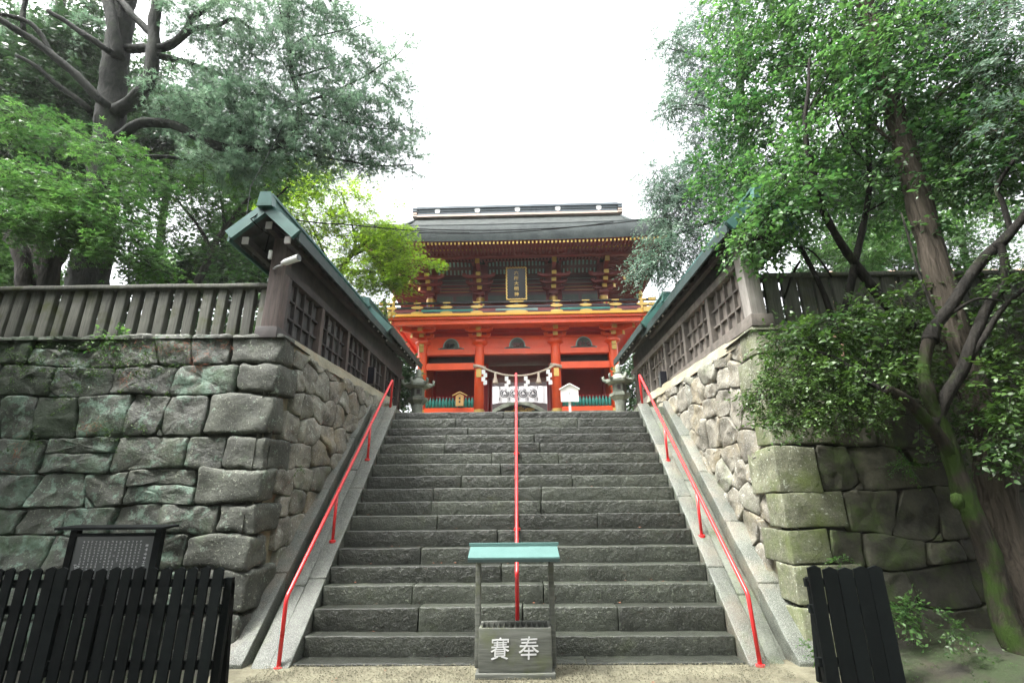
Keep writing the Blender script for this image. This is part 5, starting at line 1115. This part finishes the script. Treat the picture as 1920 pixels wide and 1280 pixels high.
for p, a, b, m in [([(1744, 640, 5.4), (1752, 612, 5.4), (1788, 565, 5.35), (1840, 490, 5.3), (1890, 442, 5.2), (1940, 385, 5.1)], .075, .05, 'grey_bark'), ([(1748, 800, 5.5), (1776, 742, 5.4), (1806, 690, 5.35), (1822, 640, 5.3), (1850, 580, 5.3), (1882, 530, 5.25), (1880, 470, 5.2), (1868, 455, 5.2)], .07, .035, 'grey_bark'), ([(1806, 688, 5.35), (1840, 640, 5.25), (1878, 582, 5.15), (1940, 525, 5)], .035, .022, 'grey_bark'),
                   ([(1785, 855, 5.5), (1745, 800, 5.4), (1700, 752, 5.3), (1660, 728, 5.25)], .07, .05, 'moss_bark'), ([(1900, 440, 5.2), (1880, 380, 5.2), (1870, 350, 5.2), (1900, 300, 5.1)], .03, .02, 'grey_bark'), ([(1770, 595, 5.38), (1830, 562, 5.2), (1880, 565, 5.1)], .02, .01, 'grey_bark'), ([(1500, 652, 5.6), (1545, 662, 5.55), (1590, 685, 5.5), (1632, 718, 5.4), (1665, 735, 5.3)], .014, .028, 'grey_bark'),
                   ([(1760, 612, 5.4), (1720, 500, 5.5), (1690, 400, 5.6)], .02, .01, 'grey_bark')]:
    mb = MB(); limb(mb, p, a, b, 8, .02); obj('branch', mb, M[m], ms, smooth=True)
p = Vector(at(1795, 938, 5.35)); mb = MB(); mb.lathe(p.x, p.y, [(.0, p.z-.09), (.045, p.z-.07), (.056, p.z), (.045, p.z+.06), (0, p.z+.075)], 12); obj('burl', mb, M['moss_bark'], ms, smooth=True)
c = Crown(1.35)
for q in [(1530, 625, 5.7, 50, 26, 50), (1480, 640, 5.8, 46, 22, 44), (1580, 610, 5.7, 50, 30, 40), (1650, 650, 5.9, 60, 34, 60), (1700, 610, 6.0, 50, 34, 36), (1620, 690, 5.5, 60, 24, 50), (1860, 600, 5.8, 60, 60, 50), (1905, 650, 5.5, 50, 60, 40), (1880, 720, 5.3, 60, 50, 60), (1900, 820, 5.3, 50, 60, 60), (1830, 800, 5.6, 50, 40, 40), (1690, 700, 6.0, 50, 30, 40), (1660, 570, 5.6, 50, 30, 30), (1720, 560, 6.0, 40, 30, 24), (1710, 780, 6.0, 40, 40, 14), (1830, 680, 6.0, 50, 40, 40), (1640, 740, 5.8, 50, 30, 26), (1790, 600, 6.0, 40, 30, 20), (1910, 520, 5.1, 40, 50, 30)]:
    c.clump(*q, .34, 13, .062, .35, .25, None, 1.)
for q in [(1470, 700, 5.6, 50, 30, 60), (1440, 740, 5.6, 40, 26, 44), (1520, 720, 5.6, 60, 34, 80), (1490, 770, 5.55, 50, 26, 56), (1570, 745, 5.5, 60, 34, 70), (1460, 790, 5.5, 34, 14, 20), (1610, 770, 5.5, 50, 30, 40), (1550, 690, 5.6, 50, 26, 40), (1530, 790, 5.5, 40, 14, 16)]: c.clump(*q, .26, 16, .04, .35, .3, .85, 1.)
c.build('crown', M['shade_leaf'], ms, 'oval', .5, twig=M['grey_bark'], tr=.0035)
ft = thing('forked_tree', 'slender dark forked tree with glossy leaves and a freshly cut pink stub', 'tree', tuple(at(1588, 640, 6.5)))
mb = MB(); limb(mb, [(1582, 690, 6.45), (1578, 640, 6.45), (1580, 600, 6.45), (1592, 540, 6.4), (1608, 470, 6.4), (1622, 400, 6.4), (1630, 330, 6.3), (1626, 250, 6.2), (1640, 130, 6.1), (1642, 40, 6)], .065, .022, 9, .02); obj('trunk', mb, M['grey_bark'], ft, smooth=True)
for p, a, b in [([(1720, 620, 6.5), (1680, 585, 6.5), (1640, 545, 6.45), (1608, 500, 6.4), (1575, 455, 6.3), (1546, 400, 6.2), (1535, 350, 6.1), (1515, 290, 6), (1508, 230, 6), (1516, 170, 5.9), (1518, 110, 5.9)], .075, .018), ([(1618, 300, 6.3), (1590, 270, 6.2), (1570, 230, 6.1), (1565, 180, 6)], .018, .01), ([(1648, 310, 6.3), (1665, 260, 6.2), (1690, 205, 6.1), (1720, 190, 6)], .016, .008), ([(1600, 270, 6.2), (1626, 265, 6.2), (1650, 290, 6.2)], .012, .01), ([(1512, 210, 6), (1560, 130, 6), (1585, 80, 6)], .012, .006), ([(1515, 125, 5.9), (1470, 125, 6), (1430, 140, 6.1)], .01, .006),
                ([(1535, 350, 6.1), (1490, 345, 6.2), (1440, 380, 6.3)], .012, .006), ([(1500, 460, 6.6), (1540, 540, 6.6), (1560, 600, 6.6)], .03, .04), ([(1560, 520, 6.6), (1520, 470, 6.6), (1480, 465, 6.6), (1440, 480, 6.6)], .015, .008), ([(1500, 490, 6.8), (1485, 520, 6.8), (1470, 560, 6.8)], .02, .015), ([(1600, 330, 6.3), (1700, 330, 6), (1800, 345, 5.8), (1872, 352, 5.6)], .012, .008), ([(1620, 400, 6.3), (1740, 330, 6), (1830, 280, 5.8), (1920, 220, 5.5)], .014, .006)]:
    mb = MB(); limb(mb, p, a, b, 8, .02); obj('branch', mb, M['grey_bark'], ft, smooth=True)
a, b = Vector(at(1580, 622, 6.42)), Vector(at(1567, 626, 6.28)); mb = MB(); mb.tube([a, b], [.05, .046], 12, cap=False); st = obj('cut_stub', mb, M['grey_bark'], ft); mb = MB(); mb.tube([b, b+(b-a)*.02], .046, 12); obj('cut_face', mb, M['cut_wood'], st)
a, b = Vector(at(1579, 645, 6.36)), Vector(at(1580, 668, 6.34)); mb = MB(); mb.tube([a, b], [.016, .02], 8); obj('bare_scar', mb, M['cut_wood'], ft)
c = Crown(1.85)
for q in [(1400, 150, 7, 60, 50, 60), (1450, 80, 6.8, 70, 50, 66), (1385, 240, 7.2, 60, 46, 60), (1450, 220, 6.8, 60, 50, 60), (1520, 150, 6.4, 60, 50, 60), (1510, 60, 6.4, 70, 50, 60), (1600, 50, 6.2, 70, 50, 60), (1590, 150, 6.1, 60, 50, 55), (1560, 250, 6.1, 60, 46, 55), (1480, 320, 6.4, 70, 44, 66), (1415, 330, 7, 60, 40, 52), (1650, 200, 6, 60, 50, 46), (1700, 80, 5.9, 70, 50, 60), (1760, 160, 5.8, 70, 50, 60), (1810, 60, 5.7, 70, 50, 50), (1850, 160, 5.6, 60, 50, 50), (1880, 270, 5.5, 60, 50, 50), (1800, 250, 5.7, 70, 40, 50), (1740, 260, 5.8, 50, 44, 40), (1840, 330, 5.6, 60, 36, 40), (1770, 340, 5.8, 60, 34, 36), (1350, 330, 7.4, 46, 36, 36), (1390, 410, 7, 50, 40, 44), (1460, 395, 6.6, 60, 30, 44), (1450, 400, 5.95, 46, 34, 40), (1490, 350, 5.9, 46, 30, 30), (1415, 452, 6.0, 36, 20, 22), (1640, 60, 5.5, 60, 50, 40), (1660, 150, 5.5, 50, 50, 34), (1530, 375, 7.0, 50, 34, 30), (1600, 330, 7.0, 50, 40, 36), (1400, 455, 6.7, 40, 24, 34), (1440, 440, 6.6, 40, 26, 26), (1660, 330, 6.1, 50, 50, 34), (1350, 130, 7.4, 44, 40, 26), (1360, 70, 7.4, 50, 40, 26), (1400, 20, 7, 60, 40, 34), (1480, -10, 6.6, 80, 40, 40), (1680, -10, 6, 90, 40, 40), (1800, -20, 5.8, 80, 40, 30), (1650, 400, 6.9, 40, 40, 24), (1700, 420, 6, 30, 40, 10)]:
    c.clump(*q[:5], int(q[5]*1.05), .42, 13, .078, .3, .15, None, 1.1)
c.build('crown', M['camellia_leaf'], ft, 'oval', .5, twig=M['grey_bark'], tr=.0045)
tree('cypress_tree', 'pale grey-green cypress with feathery hanging sprays beside the gate roof', 'tree', M['grey_bark'], ([(1420, 640, 10.5), (1410, 500, 10.5), (1395, 300, 10.5), (1385, 100, 10.5), (1375, -120, 10.5)], .16, .08), [([(1400, 330, 10.5), (1330, 310, 10), (1260, 340, 9.8)], .04, .012), ([(1402, 400, 10.5), (1320, 420, 9.9), (1250, 450, 9.6), (1215, 480, 9.5)], .035, .008), ([(1388, 150, 10.5), (1320, 110, 10), (1250, 90, 9.8)], .03, .008), ([(1392, 250, 10.5), (1320, 200, 10), (1255, 200, 9.8)], .03, .008)],
     [(1255, 85, 9.8, 30, 18, 16), (1290, 75, 9.9, 34, 24, 24), (1300, 130, 9.9, 44, 28, 34), (1335, 25, 10, 50, 40, 44), (1370, 80, 10.2, 50, 50, 40), (1255, 205, 9.8, 22, 18, 16), (1290, 185, 9.9, 36, 24, 26), (1330, 225, 10, 40, 40, 34), (1320, 150, 10.2, 40, 40, 26), (1240, 475, 9.5, 34, 22, 34), (1215, 500, 9.5, 26, 16, 20), (1275, 440, 9.7, 30, 30, 26), (1290, 480, 9.8, 30, 30, 26), (1250, 350, 9.8, 40, 26, 40), (1300, 330, 9.9, 46, 34, 50), (1270, 390, 9.8, 40, 24, 36), (1335, 370, 10, 46, 44, 50), (1225, 320, 9.8, 26, 16, 10), (1350, 290, 10.2, 50, 44, 40), (1240, 415, 9.7, 24, 20, 16), (1330, 440, 10, 30, 40, 26), (1380, 350, 10.3, 50, 50, 40), (1290, 250, 10, 20, 30, 8)], M['hinoki_leaf'], 'quad', .32, leaf=.07, ln=.5, per=24, flat=.35, droop=.35, hang=.2)
tree('maple_tree', 'sunny bright green maple glimpsed behind the cedar trunk above the right fence', 'tree', M['maple_bark'], ([(1850, 640, 10.5), (1840, 560, 10.5), (1810, 480, 10.5), (1790, 400, 10.5)], .12, .05), [([(1830, 530, 10.5), (1760, 470, 10.4), (1690, 440, 10.3)], .04, .015)],
     [(1780, 390, 10, 60, 30, 50), (1840, 420, 10, 60, 40, 60), (1740, 440, 10, 60, 40, 70), (1800, 480, 10, 70, 34, 70), (1690, 460, 10.2, 50, 40, 60), (1860, 510, 10, 50, 40, 50), (1740, 510, 10, 60, 30, 50), (1640, 470, 10.2, 50, 40, 50), (1590, 470, 10.3, 50, 40, 46), (1540, 440, 10.4, 50, 34, 40), (1800, 540, 10, 80, 24, 50), (1900, 560, 10, 50, 40, 40), (1640, 520, 10.2, 60, 26, 40), (1480, 430, 10.5, 50, 30, 24)], M['maple_leaf'], 'maple', .5, leaf=.115, ln=.45, per=12, flat=.6, dens=2)
for lab, tr_, cl in [('bushy background tree beyond the right fence and the cedar', [(1640, 640, 14), (1650, 500, 14), (1660, 300, 14)], [(1560, 500, 13.5, 70, 30, 60), (1640, 420, 13.8, 80, 60, 90), (1700, 340, 13.8, 80, 60, 80), (1780, 320, 14, 80, 60, 70), (1620, 300, 14, 80, 60, 70), (1540, 330, 14, 70, 60, 60)]),
                     ('dark background tree at the far right edge above the house roof', [(1960, 640, 13), (1950, 480, 13), (1930, 250, 13)], [(1890, 300, 12.5, 60, 60, 50), (1930, 200, 12.5, 70, 70, 60), (1840, 230, 13, 70, 60, 50), (1900, 380, 12.5, 50, 20, 14), (1760, 220, 13, 60, 60, 40)])]:
    tree('background_tree', lab, 'tree', M['maple_bark'], (tr_, .16, .07), [], cl, M['camphor_leaf'], 'quad', .55, 'trees behind the right fence', leaf=.14, ln=.6, per=14, flat=.25, dens=4.5)
hd = thing('hedge', 'shaded shrubbery behind the mossy board fence on the right', 'hedge', (6, 8.6, 3.7)); c = Crown(2)
for i in range(22): c.clump3(np.array([4.0+.32*i, 8.3+.5*(i % 3), 4.25]), np.array([.42, .45, .5+.06*(i % 4)]), 55, .4, 14, .10, .2, .1)
c.build('foliage', M['camphor_leaf'], hd, 'quad', .5, twig=M['maple_bark'])
tree('background_tree', 'dark tree between the roofed wall end and the gate on the pine side', 'tree', M['maple_bark'], ([(735, 790, 15.2), (735, 700, 15.2), (720, 560, 15.2)], .12, .05), [], [(757, 715, 15.2, 14, 40, 36), (735, 700, 15.2, 24, 50, 60), (700, 640, 15.2, 30, 50, 50)], M['camphor_leaf'], 'quad', .55, None, leaf=.13, ln=.5, per=14, flat=.2, dens=3.5)
tree('background_tree', 'dark tree closing the gap between the weathered wall end and the gate', 'tree', M['maple_bark'], ([(1222, 790, 15.2), (1225, 700, 15.2), (1240, 560, 15.2)], .12, .05), [], [(1188, 715, 15.2, 14, 44, 40), (1228, 700, 15.2, 22, 50, 60), (1262, 640, 15.2, 30, 50, 50)], M['camphor_leaf'], 'quad', .55, None, leaf=.13, ln=.5, per=14, flat=.2, dens=3.5)
# unseen trees added beside and behind the viewer, crowns shading near walls and steps
for lab, X, ys in (('unseen broad evergreen added as shade beside the approach, notice board side', -1, (1.2, -2.6)), ('unseen broad evergreen added as shade beside the approach, cedar side', 1, (1.4, -2.4))):
    t = thing('evergreen_tree', lab, 'tree', (X*6.2, -1.0, 0)); mb = MB(); limb3(mb, [(X*6.2, -1.0, -.1), (X*6.1, -1.0, 2.5), (X*5.8, -.9, 5.5), (X*5.2, -.6, 8.8), (X*4.2, 0, 11.2)], .3, .12); obj('trunk', mb, M['maple_bark'], t, smooth=True)
    c = Crown(1.)
    for y in ys:
        for xx, zz in ((7.4, 4.6), (6.6, 6.6), (5.2, 8.0), (4.0, 8.8), (8.6, 6.6), (2.6, 9.4)): c.clump3(np.array([X*xx, y, zz]), np.array([1.5, 1.9, 1.2]), 150, .7, 12, .2, .2, .1)
    for q in ((1.2, -5.2, 3.4), (3.4, -5.0, 3.0), (5.6, -4.6, 3.2), (7.8, -3.6, 3.2), (1.2, -5.4, 5.8), (3.4, -5.2, 5.6), (5.6, -4.8, 5.8), (7.8, -4, 5.8), (1.2, -5.0, 8.2), (3.4, -4.8, 8.2), (5.6, -4.6, 8.4)): c.clump3(np.array([X*q[0], q[1], q[2]]), np.array([1.5, .9, 1.5]), 190, .7, 12, .2, .2, .1)
    for q in ((7.0, 3.4, 4.2), (8.3, 4.6, 3.6), (8.0, 4.4, 6.2), (6.8, 2.8, 6.3), (5.8, 2.0, 5.2), (9.3, 5.6, 5.4)): c.clump3(np.array([X*q[0], q[1], q[2]]), np.array([1.1, 1.1, 1.1]), 260, .6, 12, .18, .2, .1)
    c.build('crown', M['camphor_leaf'], t, 'quad', .55, twig=M['maple_bark'])
# green behind the lanterns
for i, (px, py) in enumerate(((757, 735), (1208, 745))):
    s = thing('shrub', ('green shrub in the gap behind the lantern on the pine side', 'green shrub in the gap behind the lantern and the short red rail')[i], 'shrub', tuple(at(px, 790, 15.5))); c = Crown()
    c.clump(px, py+10, 15.5, 26, 50, 60, .4, 12, .09, .3, .1); c.build('foliage', M['maple_leaf'], s, 'quad', .5, twig=M['maple_bark'])
# ---- small plants and litter on the walls
def fern(px, py, Y, n, ln, label, mat='fern_leaf', leaf=.03, grp=None):
    t = thing('small_plant', label, 'plant', tuple(at(px, py, Y)), 0, grp); c = Crown(); p = np.array(at(px, py, Y)); c.clump3(p, np.array([ln*.5, ln*.25, ln*.4]), n, ln, 16, leaf, .3, .25); tag(c.build('leaf_tuft', M[mat], t, 'quad', .5, twig=M[mat], tr=.002), kind='stuff')
fern(222, 640, 6.62, 46, .26, 'bright green seedling bush on the wall top below the picket fence', 'maple_leaf', .05)
fern(1705, 1150, 5.75, 34, .22, 'leafy green shrub on the soil right of the narrow black fence', 'maple_leaf', .045)
fern(1700, 870, 6.2, 30, .2, 'dark fern tuft growing from the joints of the shaded wall'); fern(1500, 812, 6.15, 9, .14, 'pale little fern on the mossy corner stone', 'fern_leaf', .03); fern(1575, 1050, 6.1, 10, .12, 'tiny yellow-green weed on the stone above the narrow black fence')
fern(1790, 1180, 5.4, 14, .16, 'low dark weed on the soil at the foot of the mossy tree', 'shade_leaf', .035); fern(1530, 1215, 5.6, 14, .14, 'small green weed beside the narrow black fence and slope slab'); fern(1340, 655, 8.2, 12, .13, 'green creeper hanging on the weathered lattice boards', 'fern_leaf', .035); fern(560, 880, 6.9, 6, .08, 'tiny green sprout in a joint of the left stone face', 'fern_leaf', .02)
# fallen needles on ledges of the left wall
V, F = [], []
for (px, py, n, sx_, sz_) in ((330, 650, 80, .38, .04), (372, 675, 40, .08, .10), (168, 800, 30, .10, .05), (30, 850, 20, .04, .14), (240, 705, 20, .05, .08)):
    c0 = np.array(at(px, py, 6.1+.125*3.3-.075)); c0 = np.array(at(px, py, 6.1+.125*c0[2]-.075))
    for _ in range(n):
        q = c0+np.array([rnd.gauss(0, sx_), 0, rnd.gauss(0, sz_)]); q[1] = 6.1+.125*q[2]-rnd.uniform(.05, .085); d = np.array([rnd.uniform(-1, 1), rnd.uniform(-.3, .1), rnd.uniform(-1, .4)]); d = d/np.linalg.norm(d)*.09; w = np.cross(d, [0, 1, 0]); w = w/(np.linalg.norm(w)+1e-6)*.003
        k = len(V); V += [q-w, q+w, q+d]; F.append((k, k+1, k+2))
o = link('fallen_needles', np_mesh('fallen_needles', V, F, M['litter'])); tag(o, kind='stuff')
# low weeds over the soil at the right and moss tufts on the dim upper left of the wall
c = Crown()
for _ in range(60): x, y = rnd.uniform(3.3, 6.5), rnd.uniform(4.6, 5.9); c.clump3(np.array([x, y, ground_z(x, y)+.02]), np.array([.14, .14, .03]), 4, .08, 8, .022, .5, .0)
P_ = thing('_w', 'x', 'x'); o = c.build('ground_weeds', M['shade_leaf'], P_, 'quad', .5); o.parent = None; o.matrix_parent_inverse = Matrix.Identity(4); bpy.data.objects.remove(P_); tag(o, kind='stuff')
c = Crown()
for _ in range(200): u, z = rnd.uniform(1.3, 5.8), rnd.choice([rnd.uniform(3.2, 3.75), rnd.uniform(2.2, 3.6)]); c.clump3(np.array([-(3.1+u), 6.1+.125*z-.09, z]), np.array([.16, .03, .07]), 4, .10, 9, .022, .2, .3)
P_ = thing('_w', 'x', 'x'); o = c.build('wall_moss', M['shade_leaf'], P_, 'quad', .6); o.parent = None; o.matrix_parent_inverse = Matrix.Identity(4); bpy.data.objects.remove(P_); tag(o, kind='stuff')
# a few fallen leaves on the treads and the path
V, F, T = [], [], []
for _ in range(90):
    n = rnd.randint(0, 12); x = rnd.uniform(-2.2, 2.2) if rnd.random() < .6 else rnd.choice([-1, 1])*rnd.uniform(1.6, 2.25); y, z = (rnd.uniform(5.0, 5.95), .05) if n == 0 else (YN(n)+rnd.uniform(.06, .2), ZN[n]+.012)
    a = rnd.uniform(0, 6.28); l = rnd.uniform(.018, .04); d, s = np.array([math.cos(a), math.sin(a), rnd.uniform(-.1, .2)])*l, np.array([-math.sin(a), math.cos(a), rnd.uniform(-.2, .3)])*l*.4; q = np.array([x, y, z]); k = len(V); V += [q, q+d*.5+s, q+d, q+d*.5-s]; F += [(k, k+1, k+2), (k, k+2, k+3)]; T += [rnd.random()]*4
o = link('fallen_leaves', np_mesh('fallen_leaves', V, F, M['litter'], T)); tag(o, kind='stuff')
# damp air in one closed box round everything
o = bpy.data.objects.new('haze', MB().box(-240, 240, -220, 330, -1.2, 42).mesh('haze', [])); COL.objects.link(o); tag(o, kind='stuff')
t = bpy.data.materials.new('damp_air'); t.use_nodes = True; t.node_tree.nodes.remove(t.node_tree.nodes['Principled BSDF'])
pv = t.node_tree.nodes.new('ShaderNodeVolumePrincipled'); pv.inputs['Color'].default_value = (.95, .97, .98, 1); pv.inputs['Density'].default_value = .0006; pv.inputs['Anisotropy'].default_value = .2
t.node_tree.links.new(pv.outputs[0], t.node_tree.nodes['Material Output'].inputs['Volume']); o.data.materials.append(t)
